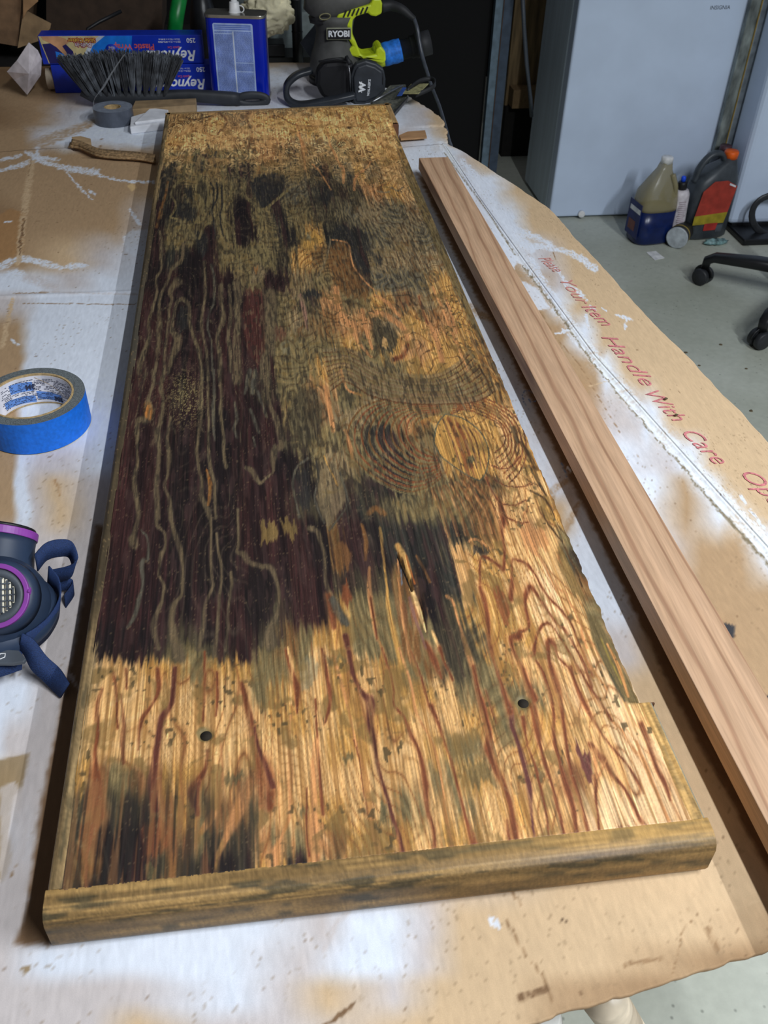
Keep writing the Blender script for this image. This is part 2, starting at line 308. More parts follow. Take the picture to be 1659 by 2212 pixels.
# c;widths;points  (olive seams across the charred half, red-brown latewood lines on the bare half, arches and knots)
LINES = """a;5 4 4 4 4 5 5 5 7 9 6;345 500 349 524 347 556 349 580 336 604 339 634 330 665 321 695 321 734 304 782 300 808
a;6 6 7 6 5 5 5 8 7 5 5;406 500 397 526 393 561 371 580 362 608 349 634 343 665 345 706 341 750 336 789 330 820
a;5 6 5 14 14 10 6 4 5 8 9 7;329 800 330 830 321 861 324 886 317 906 298 909 296 942 296 972 298 1002 291 1035 293 1073 298 1104 297 1123 290 1152 284 1175
o;14 16 8;318 875 320 892 322 903
a;16 15;287 1165 290 1178
a;14 8 5 5 5 5;384 608 367 630 371 647 365 669 365 695 360 734 356 760 354 793 352 820
a;4 6 6 8 9 7 7 9 9;352 800 347 838 354 871 344 919 339 932 344 962 343 1002 338 1053 341 1120
a;5 6 5 5 9 4 4 5 6 8 10 8;339 1100 339 1135 356 1152 356 1184 348 1198 345 1222 343 1242 354 1265 351 1297 339 1326 333 1360 342 1401
a;8 5 6 8 5 6 6 7 6 6;373 717 375 684 384 650 399 648 410 665 410 695 419 728 430 760 434 789 435 820
a;8 14 8 5;373 717 385 735 370 775 362 805
a;6 6 6 5 6 5 6 8 10 6;435 800 435 850 433 901 428 952 425 977 430 1015 435 1043 435 1073 445 1094 453 1120
a;8 5 5 5 5 6 6 8 9;449 1100 455 1129 455 1187 458 1245 461 1265 446 1300 442 1320 440 1355 429 1401
a;4 5 5 8 5 5 5 7 8;369 901 363 932 361 957 366 982 363 1023 354 1045 358 1063 366 1078 369 1120
a;8 7 9 9 5 6 6 9 10 14 18 22;365 1100 374 1140 383 1169 391 1193 396 1227 394 1262 391 1288 377 1305 371 1337 374 1360 380 1389 388 1418
a;4 5;441 565 443 608 443 641 438 674 436 706 441 739 447 771 449 820
a;4 4 4 5 6 5;449 800 449 866 450 927 452 987 458 1028 463 1053 466 1120
a;4 4 5 5 6 7;469 1152 472 1193 479 1239 475 1285 471 1346 463 1418
b;3 4 4 3;456 572 463 604 462 652 454 674 449 706 456 739 458 782 461 820
b;3 5 6 3;463 800 462 850 460 888 463 952
a;8 8 5 9 6 6 7 6;477 617 476 652 482 665 482 691 471 717 469 739 475 771 476 820
a;5 6 6 5 6 7 5;473 800 478 850 476 896 481 937 483 977 488 1008
a;5 5 6 6 6 4;495 617 497 641 499 684 493 728 497 760 497 804
a;13 12 11 11 12 15 17;510 613 514 641 512 665 515 695 511 717 511 782 512 820
a;24 24 24 17 15 15 16 20;584 640 584 665 584 695 584 734 586 756 573 773 573 793 573 820
a;7 6 7 10 11 12 14 9 4 4 6 10 6;574 815 579 856 585 881 597 909 605 942 607 965 595 972 590 997 590 1020 574 1033 559 1043 544 1018 531 1010
a;5 5 6 11 9 9 10 6 5 5 14 24;513 1100 516 1172 513 1193 527 1198 539 1216 568 1224 585 1227 597 1256 602 1285 600 1320 585 1355 579 1389
a;5 5 4 5 4;498 1236 501 1262 495 1303 492 1360 487 1407
b;3 4 5 9 5 8 7 5;304 1146 319 1164 319 1207 307 1216 309 1262 299 1297 290 1331 275 1355
o;4 7 4;447 1015 453 1053 450 1091
b;5 4;556 845 565 870 575 900
b;4 5 4;515 905 505 925 512 945
b;4 5;508 870 512 900
b;4 6 4;540 885 552 915 560 935
b;3;547 945 552 965
b;8 4;540 800 530 850
b;6 12 6;552 800 549 830 545 850
b;4 4 4 3 4;665 990 643 1008 633 1037 636 1073 647 1117
b;3;683 997 687 1033 678 1070 687 1102 700 1130
b;3;734 1022 750 1073 745 1102 712 1145
a;9 9 6 6 6 6 7 8 11;670 1142 686 1149 693 1172 700 1195 702 1227 704 1259 713 1282 727 1309 741 1343
R;8 13 10;709 1286 718 1320 722 1355
b;12 14 10;718 1295 735 1330 748 1348
W;12 9 6 10;745 1375 752 1400 757 1430 760 1452
P;5 8 8 5 6 5;798 1227 798 1275 805 1320 812 1366 830 1412 842 1460
R;4 4 3;802 1290 810 1340 816 1380
B;6 8 6;782 1135 791 1172 789 1208
B;10;798 1108 812 1098 830 1110
G;4 5 4 4 8 10 10;821 1140 826 1172 830 1217 835 1263 839 1309 853 1378 871 1446
P;3 4 4 5 6 7;860 1208 862 1263 867 1309 876 1366 887 1424 903 1458
B;5;901 1201 919 1236 929 1259
P;5 5 5 9 12;965 1286 979 1302 990 1339 1006 1389 1020 1435
L;5 6 4;935 1366 945 1389 961 1430
R;4 7 8 8 16 22;219 1487 210 1530 210 1585 204 1631 210 1689 214 1760
r;24 20 12 7 6 6;213 1700 212 1763 199 1803 187 1844 187 1875 184 1930
R;7 6 4;242 1452 251 1501 254 1574
R;6 4;271 1446 274 1487
R;8 10 5 8 6 3;340 1446 343 1487 332 1516 311 1545 300 1574 297 1620
r;3 7 9 5;262 1500 268 1560 265 1600 266 1650
W;8 9 9 14 12 12 17 14;378 1443 375 1487 369 1522 352 1550 343 1585 335 1649 329 1689 335 1747
R;4 5 4;442 1410 442 1487 440 1559
R;5 6 3;468 1452 471 1495 468 1545
R;5 8 15 13 8;450 1620 445 1660 427 1689 413 1712 418 1740
P;4 5 10 14 12 8;476 1600 481 1660 479 1690 468 1740 450 1775 435 1800
W;5 9 8;430 1690 425 1730 428 1760
R;8 10 12 14 24 32 26;520 1475 531 1516 543 1574 552 1620 566 1650 577 1690 579 1740
W;4 6 8 10;548 1570 558 1615 572 1650 590 1700
P;16 24 22 12 9 8;540 1690 525 1730 505 1770 487 1810 470 1850 466 1910
R;6 8 13 5;618 1406 630 1452 641 1487 641 1539
L;4 5 5;622 1400 630 1450 628 1520
R;4 7 8 5;696 1400 708 1469 714 1516 702 1562
P;4 5 11 8 7 7 24 8 9;627 1545 625 1603 627 1660 627 1718 626 1765 607 1816 594 1853 588 1900
R;3 3 4 5 6;682 1510 685 1574 688 1631 693 1689 698 1760
P;10 14 14 20 26 18;684 1600 680 1650 679 1703 676 1781 679 1828 676 1891
R;3 4 5;664 1700 662 1800 668 1850
P;6 8 6 4 4 6 10 11 11 12 9;719 1417 737 1472 748 1510 760 1559 771 1608 786 1660 792 1696 801 1750 808 1797 820 1841 826 1878
R;3;765 1600 778 1650 784 1700 794 1760
W;8 7 8 18 14 9 6 7 6 6 8 12;754 1409 763 1458 780 1495 800 1516 800 1559 809 1603 815 1646 826 1689 833 1712 848 1765 864 1816 873 1872
R;4 4 4 5 6 8 7 11 7 7 7;826 1400 841 1443 850 1487 852 1524 873 1550 887 1588 907 1626 919 1690 924 1750 936 1797 939 1866
P;4 4 5 5 5 5 5 5 6 6;861 1400 876 1443 890 1487 899 1539 922 1579 939 1617 951 1660 958 1718 964 1765 974 1816 974 1863
R;4 4 4 6 5 4 5 9 16 9;887 1406 910 1464 925 1516 945 1559 960 1603 980 1660 1002 1750 1015 1790 1028 1834 1030 1853
R;10 12 4;919 1390 939 1429 954 1464
R;8 4;950 1400 960 1430 978 1470
R;10 4;931 1524 945 1553
R;8 8 13 12 14 10 10 10 14 10;1023 1440 1032 1492 1044 1535 1055 1585 1055 1619 1070 1660 1090 1700 1104 1744 1110 1787 1118 1835
R;4 4 3;1049 1492 1061 1535 1070 1562
w;4 5 10 8 7 10 11 6 4 4;1075 1449 1087 1498 1104 1533 1107 1570 1119 1608 1133 1654 1142 1695 1148 1744 1154 1800 1160 1830
R;8 4 5 6 5 4;1130 1550 1139 1614 1154 1654 1165 1695 1180 1752 1187 1820
R;10 11 12 12 7 8 6 6 5;1130 1446 1142 1486 1154 1535 1162 1579 1168 1619 1177 1654 1191 1692 1206 1747 1220 1815
R;3 4 5 7 7 8 12 9 8;1165 1440 1183 1483 1194 1527 1197 1585 1200 1614 1211 1654 1226 1706 1238 1752 1248 1810
R;8 9 7 6 6 6 7;1188 1440 1206 1489 1217 1556 1226 1625 1235 1671 1252 1724 1272 1795
R;10 12 7 5 6 6 5;1275 1608 1304 1643 1327 1677 1353 1709 1371 1744 1385 1773 1415 1806
R;8 7 5 4 4;1287 1675 1289 1695 1287 1720 1292 1758 1297 1808
P;10 5 4;1285 1620 1290 1680 1310 1640
R;5 7 9 5 4 4 5 4;1232 1440 1249 1492 1272 1535 1292 1573 1321 1614 1347 1643 1368 1671 1392 1715
P;3 4 7 5 7 7 6 7 5;1258 1457 1287 1515 1321 1556 1345 1579 1365 1614 1391 1643 1408 1686 1426 1729 1455 1790
R;10 8 10 8 3;1385 1564 1400 1602 1420 1660 1434 1689 1448 1730
P;4 5 6 4;1375 1600 1390 1640 1412 1700 1440 1760
R;5 7 5;1105 1840 1100 1800 1094 1770
R;4 4 4 5 6 6;1037 1267 1037 1224 1040 1203 1050 1203 1077 1222 1087 1232
R;6 9 8 8 4 6 10;1037 1267 1045 1293 1053 1339 1058 1392 1071 1445 1090 1498 1103 1538
R;6 5 7 12 5;1087 1232 1090 1198 1085 1148 1087 1113 1077 1076
P;4 5 4 4;1012 1170 1020 1165 1035 1167 1060 1185
R;12 9 4 5 6 6 4 4 4 4 3 3 4 6;1103 1293 1106 1267 1105 1230 1106 1209 1119 1211 1135 1216 1156 1240 1172 1272 1193 1299 1215 1320 1236 1352 1246 1378 1268 1431 1278 1458
R;6 6 10 10 5 5 5 6 4 4 6;1143 1346 1135 1304 1138 1280 1146 1267 1159 1283 1180 1315 1204 1346 1220 1362 1239 1392 1260 1431 1278 1484
R;5 6 8 14 10 8 8 8 10;1143 1346 1140 1357 1122 1365 1119 1376 1103 1376 1106 1402 1124 1437 1140 1474 1156 1511
R;10 6 6 6 4 3 3 3 4 5 5;1151 1415 1156 1389 1164 1360 1177 1346 1193 1354 1215 1386 1236 1418 1249 1442 1268 1474 1292 1511 1320 1556
R;4;1156 1426 1172 1450 1185 1484 1196 1524
R;8 8 7 12 9 4 4 5 6;1204 1495 1193 1458 1185 1418 1185 1384 1196 1394 1207 1421 1230 1447 1249 1490 1270 1532
P;3;1150 1180 1177 1224 1193 1256 1215 1299
P;3 4 6 4 3;1199 1251 1209 1272 1222 1280 1228 1299 1246 1325
P;3 5 4;1257 1340 1257 1368 1268 1400
P;4 6 5 4;1255 1400 1268 1431 1284 1453 1310 1490
P;2 3;1231 1299 1249 1339 1273 1378 1294 1418 1318 1458 1340 1500
P;3;1180 1230 1210 1290 1232 1330
P;3;1130 1100 1140 1130 1160 1190
d;3 4 3;1146 1060 1172 1073 1188 1094 1204 1126 1231 1155
d;4 4 3;1167 1094 1180 1126 1204 1158 1223 1179 1233 1201 1249 1230 1258 1262
d;5 9 6;1125 955 1140 980 1150 1000 1160 1015
d;8 5 4;1150 1012 1163 1040 1180 1070
d;9 7;1110 925 1118 955
d;6 4;1075 830 1085 870
d;4;1050 800 1065 835 1072 870
d;4;1035 790 1052 825 1060 850
R;3;1068 1035 1090 1048 1120 1052 1150 1045
R;3;1062 1060 1080 1085 1110 1092 1135 1080
R;3;1062 1005 1082 1012 1105 1008 1125 985
R;3;1085 1110 1115 1128 1140 1128
R;3;1050 1030 1060 1055 1075 1080
P;12 14 14 8 4;725 623 738 682 764 705 775 740 802 772
P;9 9 5;783 671 791 713 804 753
P;7;812 639 839 655 863 682
P;6 10 12 10 8;800 675 825 678 855 695 878 720 880 745
R;8 9 8;880 745 872 768 850 776
P;3;714 517 733 520 754 530 762 570 783 602 812 629
T;3;714 517 705 560 685 600
p;8 9 3;648 639 658 671 664 710
P;8 10 10;930 700 945 740 955 780
P;6 5 4;960 640 975 680 985 720
R;4;905 640 915 680 925 700
P;5;935 620 960 680 985 740 1010 800
P;7 9;700 835 712 880 720 930
P;6 4;735 800 750 840 780 855
P;6;745 930 757 960 763 990
G;3;700 985 710 1010 730 1050
c;5 5 5 5 4;403 325 400 356 394 383 374 406 372 424 381 442 374 460 369 470 389 475 391 491 376 502
K;3 2;447 310 455 327 461 340 462 360
c;4;447 321 461 336 463 383 474 401 476 428 465 455 470 482 476 520
c;5;477 328 479 365 483 401 486 437 481 464 488 491 492 520
c;4;486 338 492 374 499 392 499 428 503 464 508 520 512 560
c;5 5 6 6 6 7 6 6;512 338 513 379 528 392 528 423 546 437 562 460 564 482 557 509
c;5;620 412 591 437 573 451 562 453
c;5;430 515 440 490 455 480
c;6 5;395 520 410 495 425 478 440 470
K;3;468 395 470 425 458 452 462 482 466 515
K;3;455 395 462 410 460 440 452 462
K;3;478 400 480 440 476 470 482 510
K;4 6 4;467 328 463 345 465 360
B;5;362 392 356 428 347 455 338 491
B;6;350 450 345 470
o;4 6;559 360 559 372
P;4 5 4;640 268 652 310 660 370
P;3 4 5 4;705 270 712 310 725 335 735 360
P;5 7 4;735 355 742 370 742 395
P;4 4 5 5;800 350 790 365 770 380 765 410
P;3;675 355 690 370 715 410
P;4;630 280 650 300 663 330
l;5 6;680 250 690 275 700 300
O;4;700 330 712 360 722 385
b;3 4;658 370 662 395
b;4;635 425 640 440
T;4 5 6 4;785 425 790 450 805 463 835 452
T;3;845 405 860 412 870 405
T;3;815 412 830 416 842 414
d;3;395 250 420 258 460 250
B;4;470 240 490 262 470 290
B;4;530 250 545 290 535 320
B;3;600 250 640 270 690 272
B;5;725 240 735 255
d;3 5;750 275 757 276
B;4;780 260 790 240 800 262
B;3;728 310 738 300 750 308 745 318 732 318 728 310
B;3;788 320 795 315 808 322 800 328 790 326"""
POLYS = """c;2;.9;420 325 430 324 443 340 445 358 440 378 428 384 414 378 409 350
N;2;.9;421 333 430 331 437 343 438 362 432 372 420 370 416 350
c;2;.9;424 385 438 383 452 400 455 430 446 455 440 462 432 440 420 415
N;2;.9;428 390 438 388 448 405 450 425 443 445 436 432 425 410
K;2;.9;433 346 439 346 440 371 434 371
K;3;.9;539 395 552 385 590 372 612 378 617 392 609 415 586 439 570 451 555 437
K;3;.8;345 372 380 350 385 380 360 410 350 440 338 430
K;3;.9;378 452 400 430 425 455 420 480 395 476 385 465
K;3;.9;398 402 412 405 418 430 410 432 400 418
K;4;.9;420 500 440 495 450 520 448 548 436 556 425 530
K;4;.9;402 660 405 655 408 690 404 708 388 716 382 700 384 675
K;3;.9;714 512 733 485 759 496 772 546 807 597 786 591 759 560 749 522
K;4;.8;775 505 795 500 800 545 828 557 825 573 812 570 795 550
K;3;.9;650 632 668 625 695 632 690 645 655 646
K;4;.8;700 400 715 395 722 425 705 440 690 432
K;4;.8;750 375 762 372 765 395 752 400
K;4;.7;668 365 688 362 690 380 675 385
B;5;.75;714 525 733 522 752 532 760 570 775 600 800 625 790 650 745 645 725 600 708 560
g;5;.8;650 515 665 500 675 498 700 510 698 525 680 530 668 545 650 535
s;3;.8;664 503 672 502 670 522 660 520
N;3;.9;802 690 823 690 852 716 860 735 850 758 828 761 808 735
L;2;.95;826 732 836 730 840 748 832 757 825 750
T;3;.8;545 580 555 570 572 575 572 600 560 612 540 608
o;2;.9;548 578 556 576 558 586 551 592
c;4;.8;520 540 560 520 595 545 600 590 580 575 565 580 545 555
W;5;.6;530 625 570 625 576 750 560 790 540 770 520 690
W;4;.6;592 700 606 705 620 712 612 735 590 735
s;2;.55;605 740 625 735 628 760 612 766
t;2;.95;560 1123 598 1132 600 1152 596 1175 578 1168 562 1172
t;2;.95;599 1108 625 1131 637 1129 645 1158 626 1170 611 1135
N;6;.8;640 850 660 830 690 850 700 900 680 950 655 960 620 900
O;5;.9;735 825 755 822 772 845 765 880 745 890 728 870
N;4;.8;742 845 762 845 764 865 748 875
D;3;.8;540 1230 580 1232 594 1262 596 1300 580 1340 545 1345 535 1290
T;4;.75;684 998 710 1000 734 1022 748 1075 735 1110 706 1140 690 1100 682 1066
B;4;.8;720 1178 740 1175 759 1194 755 1227 732 1236 722 1210
R;3;.95;738 1259 750 1268 760 1290 748 1318 736 1290
K;5;.8;640 1020 665 1000 672 1060 665 1110 645 1090 636 1060
Q;3;.9;961 1133 975 1180 1000 1185 1012 1195 1020 1240 1018 1310 1005 1312 990 1260 980 1210
P;4;.8;1119 1129 1145 1130 1175 1190 1150 1195 1125 1170
P;4;.8;1162 1129 1178 1150 1188 1180 1175 1188 1165 1160
R;3;.8;1087 1110 1103 1130 1095 1142 1085 1140
R;3;.85;1063 1256 1085 1280 1103 1315 1098 1341 1082 1341 1066 1288
K;3;.8;1022 1180 1040 1174 1062 1190 1050 1200 1022 1195
z;3;.8;1204 1185 1225 1198 1246 1246 1265 1288 1241 1285 1225 1251 1209 1214
w;2;.95;1243 1585 1258 1619 1272 1628 1284 1689 1275 1695 1258 1660 1246 1628
R;2;.8;1336 1776 1375 1805 1365 1815 1325 1814
H;6;.9;1300 1690 1325 1690 1350 1730 1375 1790 1320 1800 1300 1790
G;3;.9;590 1880 592 1860 610 1840 603 1885 585 1905
Q;3;.9;560 1893 590 1888 588 1905 560 1908
n;3;.9;310 1870 325 1865 342 1878 338 1905 328 1915 315 1900
R;5;.6;305 1780 340 1760 375 1800 350 1850 310 1850
s;3;.6;645 1430 665 1410 690 1440 680 1480 650 1490
n;4;.7;700 1420 770 1415 740 1432 705 1436
n;4;.7;475 1680 500 1665 528 1672 525 1685 495 1690
n;3;.7;735 1640 760 1630 765 1645 745 1650
n;3;.8;820 1735 835 1738 833 1770 818 1775
n;4;.7;640 1750 668 1735 668 1755 650 1765
n;5;.6;1060 1560 1100 1560 1115 1610 1085 1620
n;5;.6;1000 1660 1060 1650 1080 1690 1020 1700
n;4;.7;990 1835 1010 1830 1012 1850 995 1852"""
EXTRA = dict(a=(102,86,64), b=(86,80,68), o=(168,108,54), r=(136,86,56), w=(98,56,50), d=(78,56,34), p=(150,112,92), c=(128,112,74),
             g=(186,140,70), s=(132,124,98), t=(122,98,58), Q=(218,164,104), z=(118,94,54), n=(88,80,54), l=(224,180,120))
PAL.update(EXTRA)

def board_colours(px, py, X, Y):
    C = Canvas(px, py, X, Y)
    # perspective scale: metres per pixel grows up the picture
    sc = np.clip((py+590)/1700., .4, 1.6)
    ragY = (fb(X*420, Y*14, 3)-.5)*46*sc + (fb(X*1500, Y*60, 5, 2)-.5)*14*sc
    ragX = (fb(X*55, Y*26, 9)-.5)*9*sc + (fb(X*260, Y*120, 11, 2)-.5)*4*sc
    stk = (fb(X*150, Y*3.2, 7, 3)-.5)*60*sc+(fb(X*620, Y*9, 8, 2)-.5)*30*sc
    bx = px+ragX*2.2+stk; by = py+ragY*1.1
    # low-frequency colour from rows of samples
    rows = []
    for r in ROWS.split('\n'):
        y, rest = r.split(':'); xs = []; cs = []
        for t in rest.split(): xs.append(float(t[:-1])); cs.append(dict(R=(122,80,50), P=(178,126,80), K=(48,46,40)).get(t[-1], PAL[t[-1]]))
        rows.append((float(y), np.array(xs), np.array(cs, float)))
    yy = np.array([r[0] for r in rows])
    grid = []
    L0, L1 = (357., 243.), (88., 1990.); R0, R1 = (845., 222.), (1555., 1822.)
    for y, xs, cs in rows: grid.append((xs, cs))
    t = np.clip(np.interp(by, yy, np.arange(len(yy))), 0, len(yy)-1.001); k = t.astype(int); f = t-k; f = sst(.15, .85, f)
    base = np.zeros(px.shape+(3,))
    for i in range(len(yy)-1):
        idx = np.where(k == i)
        if idx[0].size == 0: continue
        x = bx[idx]; yv = by[idx]; ff = f[idx][:, None]; out = []
        for j in (i, i+1):
            xs, cs = grid[j]
            xl = 357-(.154)*(yv-243); xr = 845+.4437*(yv-222)
            xlj = 357-.154*(yy[j]-243); xrj = 845+.4437*(yy[j]-222)
            xx = xlj+(x-xl)/(xr-xl)*(xrj-xlj)      # follow the board's own taper
            u = np.interp(xx, xs, np.arange(len(xs))); a = np.minimum(u.astype(int), len(xs)-2); g = sst(.2, .8, u-a)[:, None]
            out.append(cs[a]*(1-g)+cs[a+1]*g)
        base[idx] = out[0]*(1-ff)+out[1]*ff
    C.col = base
    C.wx = px+ragX*.45; C.wy = py+ragY*.10
    # growth rings: contour lines of a slowly bending phase, light seams in the dark wood, brown lines in the bare wood
    lum = (C.col @ np.array([.3, .59, .11]))/255.
    wl = sst(.33, .55, lum); wd = 1-sst(.18, .32, lum); wm = np.clip(1-wl-wd, 0, 1)
    ph = X*88+(fb(X*9, Y*3.1, 101, 3)-.5)*26+(fb(X*60, Y*16, 103, 2)-.5)*2.2
    tri = np.abs(ph-np.round(ph))*2                      # 0 on a ring
    amp = sst(.32, .6, fb(X*22, Y*5, 107, 2))
    r1 = (1-sst(.0, .34, tri))*amp
    C.over(r1*wl*.6, (150, 98, 54)); C.over((1-sst(0, .12, tri))*amp*wl*.55, (112, 64, 38))
    C.over(sst(.62, .95, tri)*wl*.35, (232, 190, 136))
    C.over(r1*wd*.5, (84, 72, 58))
    C.over((1-sst(.0, .5, tri))*amp*wm*.55, (74, 64, 42)); C.over(sst(.5, .9, tri)*wm*.35, (150, 130, 86))
    ph2 = X*210+(fb(X*12, Y*4, 111, 3)-.5)*40+(fb(X*90, Y*20, 113, 2)-.5)*2
    tri2 = np.abs(ph2-np.round(ph2))*2
    C.over((1-sst(.05, .4, tri2))*sst(.4, .6, fb(X*30, Y*7, 117, 2))*wl*.42, (140, 96, 52))
    # burl-like closed figure over the middle and far part
    far_ = 1-sst(1050, 1180, py); bx_ = fb(X*16, Y*7, 131, 3)*15+fb(X*70, Y*30, 133, 2)*.9; t3 = np.abs(bx_-np.round(bx_))*2
    C.over((1-sst(.02, .30, t3))*wm*far_*.75, (58, 48, 34)); C.over(sst(.62, .9, t3)*wm*far_*.5, (158, 130, 82))
    C.over((1-sst(.02, .26, t3))*wl*far_*.7, (124, 80, 42))
    vf = 1-sst(330, 430, py); b4 = fb(X*34, Y*15, 135, 3)*13+fb(X*150, Y*60, 137, 2)*.8; t4 = np.abs(b4-np.round(b4))*2
    C.over((1-sst(.05, .40, t4))*vf*.5*sst(.35, .6, fb(X*40, Y*20, 139, 2)), (122, 80, 42)); C.over(sst(.5, .9, t4)*vf*.7, (234, 188, 126))
    dk = sst(.45, .62, fb(X*110, Y*6, 119, 3)); C.over(dk*wd*.5, (24, 18, 20)); C.over(sst(.5, .66, fb(X*150, Y*8, 121, 3))*wd*.5, (66, 38, 36))
    C2 = (px+ragX*.8, py+ragY*.8)
    for l in POLYS.split('\n'):
        c, so, al, p = l.split(';'); C.poly(nums(p), PAL[c], float(al), float(so), warp=C2)
    # the rings round the plugged knot
    inn = nums('965 890 930 893 905 903 893 922 897 945 912 965 940 985'); out = nums('1010 855 900 852 800 872 762 905 750 950 766 992 800 1022 845 1050 890 1062 930 1048 955 1030')
    LL = lerp_lines(inn, out, 10)
    fill = lerp_lines(nums('893 922 897 945 912 965 925 975'), nums('775 920 760 955 775 992 800 1022 845 1046'), 10)
    for i, l in enumerate(fill):
        if i in (4, 5, 6, 7): C.line(l, [6, 15, 17, 12, 8], PAL['K'], .8)
    for i, l in enumerate(LL):
        C.line(l+np.array([0, 5.]), 4, PAL['c'], .8)
        C.line(l, [3, 4, 7, 11, 11, 9, 6, 4, 4], PAL['R'] if i % 3 else PAL['B'], .95)
    for i, l in enumerate(lerp_lines(nums('975 895 1010 885 1075 915 1092 945 1085 965 1068 978'), nums('985 860 1050 862 1118 905 1136 960 1128 1010 1100 1045'), 7)):
        C.line(l, 3.4, PAL['R'], .85)
    for i, l in enumerate(lerp_lines(nums('700 757 749 756 770 764 799 785 830 800 880 812 940 812 985 790 1015 760'), nums('717 838 743 819 770 832 802 850 850 862 900 868 970 868 1030 862 1070 840'), 9)):
        C.line(l, 9, PAL['O'] if i % 2 else PAL['T'], .6); C.line(l+np.array([0, 5.]), 3.2, (96, 62, 38), .9)
    for l in lerp_lines(nums('950 700 985 760 1015 830'), nums('1030 690 1060 760 1085 830'), 6): C.line(l, 2.2, PAL['B'], .5)
    for k in range(9):
        C.line([(1000+k*4, 700+k*14), (1030+k*5, 712+k*15), (1050+k*4, 740+k*14)], 2, PAL['B'], .5)
    for k in range(10):   # fan under the knot
        C.line([(905+k*7, 1015+k*2), (890+k*8, 1035+k*3), (880+k*9, 1060+k*5)], 2.5, PAL['c'] if k % 2 else PAL['B'], .6)
    for l in lerp_lines(nums('930 1055 945 1090 960 1130 968 1160'), nums('1010 1035 1040 1065 1065 1100 1082 1150'), 7):
        C.line(l, 4, PAL['P'], .55); C.line(l+np.array([5., 0]), 3, PAL['R'], .5)
    C.tex = .55+.5*sst(.3, .55, fb(X*500, Y*30, 21, 3))
    for l in LINES.split('\n'):
        c, w, p = l.split(';'); w = [float(v) for v in w.split()]; p = nums(p); col = np.array(PAL[c], float)
        if c in 'RWw':     # latewood: a soft orange flank, then the hard red line
            C.line(p, [v*1.9+2 for v in w], PAL['P'], .45, soft=.7)
        if c in 'ab': C.line(p, [v*1.25+2 for v in w], (60, 54, 44), .6, soft=.6)
        C.line(p, [v*1.15 for v in w], col, .95, soft=.5)
        if c in 'RW': C.line([(q[0]+max(w)*.12, q[1]) for q in p], [v*.4+.8 for v in w], (92, 50, 34), .5, soft=.8)
    C.tex = None
    # plugged knot (football patch)
    F = nums('962 894 998 903 1030 925 1048 950 1056 979 1052 1012 1038 1037 1009 1026 976 1004 951 983 938 954 944 918')
    W2 = (px+ragX*.15, py+ragX*.15)
    C.poly(F, PAL['G'], 1, 2, warp=W2)
    for k, (x, w) in enumerate([(962, 4), (975, 9), (988, 4), (1000, 8), (1012, 4), (1022, 3), (1034, 3)]):
        C.line([(x-6, 905), (x+8, 935), (x+22, 970), (x+30, 1000), (x+36, 1028)] if k < 3 else [(x-12, 908+k*3), (x, 940), (x+10, 970), (x+18, 1010)], w, PAL['R'] if k % 2 else PAL['r'], .75)
    C.line(F+[F[0]], 2.6, (84, 86, 70), .9, warp=W2)
    C.poly([(1010, 986), (1020, 984), (1026, 993), (1020, 1001), (1010, 999)], PAL['n'], .9, 2, warp=W2)
    # splintered gouge
    W3 = (px+ragX*.4, py+ragX*.4)
    C.line(nums('860 1180 874 1208 883 1236 887 1275'), [13, 15, 12, 5], (206, 158, 92), 1, warp=W3)
    C.line(nums('857 1192 868 1222 882 1254 889 1276'), [3, 5, 6, 4], (18, 12, 10), 1, warp=W3)
    C.line(nums('878 1200 886 1230 897 1262'), 3, (150, 84, 40), .9, warp=W3)
    C.line(nums('869 1205 875 1225'), 3, (60, 40, 24), .9, warp=W3)
    C.line(nums('892 1280 903 1309 910 1332 919 1364'), [9, 9, 7, 3], (228, 184, 124), 1, warp=W3)
    C.line(nums('905 1290 915 1327 922 1362'), [2, 3, 2], (24, 14, 10), 1, warp=W3)
    C.line(nums('884 1290 895 1330 908 1365 920 1400'), [6, 7, 6, 4], (120, 84, 74), .8, warp=W3)
    C.line(nums('866 1230 868 1262'), 3, (112, 122, 138), .8, warp=W3)
    # torn edge band on the right
    C.poly(nums('1265 1315 1286 1325 1305 1352 1326 1384 1342 1431 1374 1490 1386 1518 1358 1521 1337 1495 1313 1453 1292 1410 1278 1378'), (104, 88, 56), .95, 3, warp=W3)
    C.line(nums('1313 1384 1339 1437 1360 1500'), [3, 7, 5], (206, 142, 84), .9, warp=W3)
    C.line(nums('1300 1375 1320 1420 1345 1470'), 4, (150, 128, 60), .7, warp=W3)
    C.line(nums('1290 1385 1305 1425 1330 1480 1350 1515'), 5, (80, 74, 54), .8, warp=W3)
    C.poly(nums('845 262 858 262 905 380 960 520 1010 640 1045 730 1032 730 990 640 935 520 880 390'), (104, 86, 50), .7, 4, warp=W3)
    # ------- fibre, pores, blotches
    c = C.col; lum = (c @ np.array([.3, .59, .11]))/255.
    light = sst(.34, .6, lum); dark = 1-sst(.14, .3, lum)
    fib = fb(X*1500, Y*26, 31, 2)-.5; fib2 = fb(X*520, Y*9, 37, 3)-.5; gr = vn(X*1400, Y*1400, 41)-.5
    c = c*(1+fib[..., None]*(.34*light+.55*dark+.4)[..., None]*.9+fib2[..., None]*.28+gr[..., None]*.16)
    pores = sst(.60, .72, fb(X*430, Y*5.5, 43, 2))*light*sst(700, 1100, py)
    c += (np.array((142, 96, 48))-c)*(pores*.55)[..., None]
    ol = sst(.57, .74, fb(X*75+4, Y*60+fb(X*30, Y*30, 3)*3, 51, 4))*sst(.3, .5, lum)*(1-sst(1150, 1350, px)*.85)
    c += (np.array((116, 92, 52))-c)*(ol*.62)[..., None]
    sp = sst(.74, .80, vn(X*330, Y*230, 61))*sst(.5, .65, fb(X*40, Y*30, 63))*light
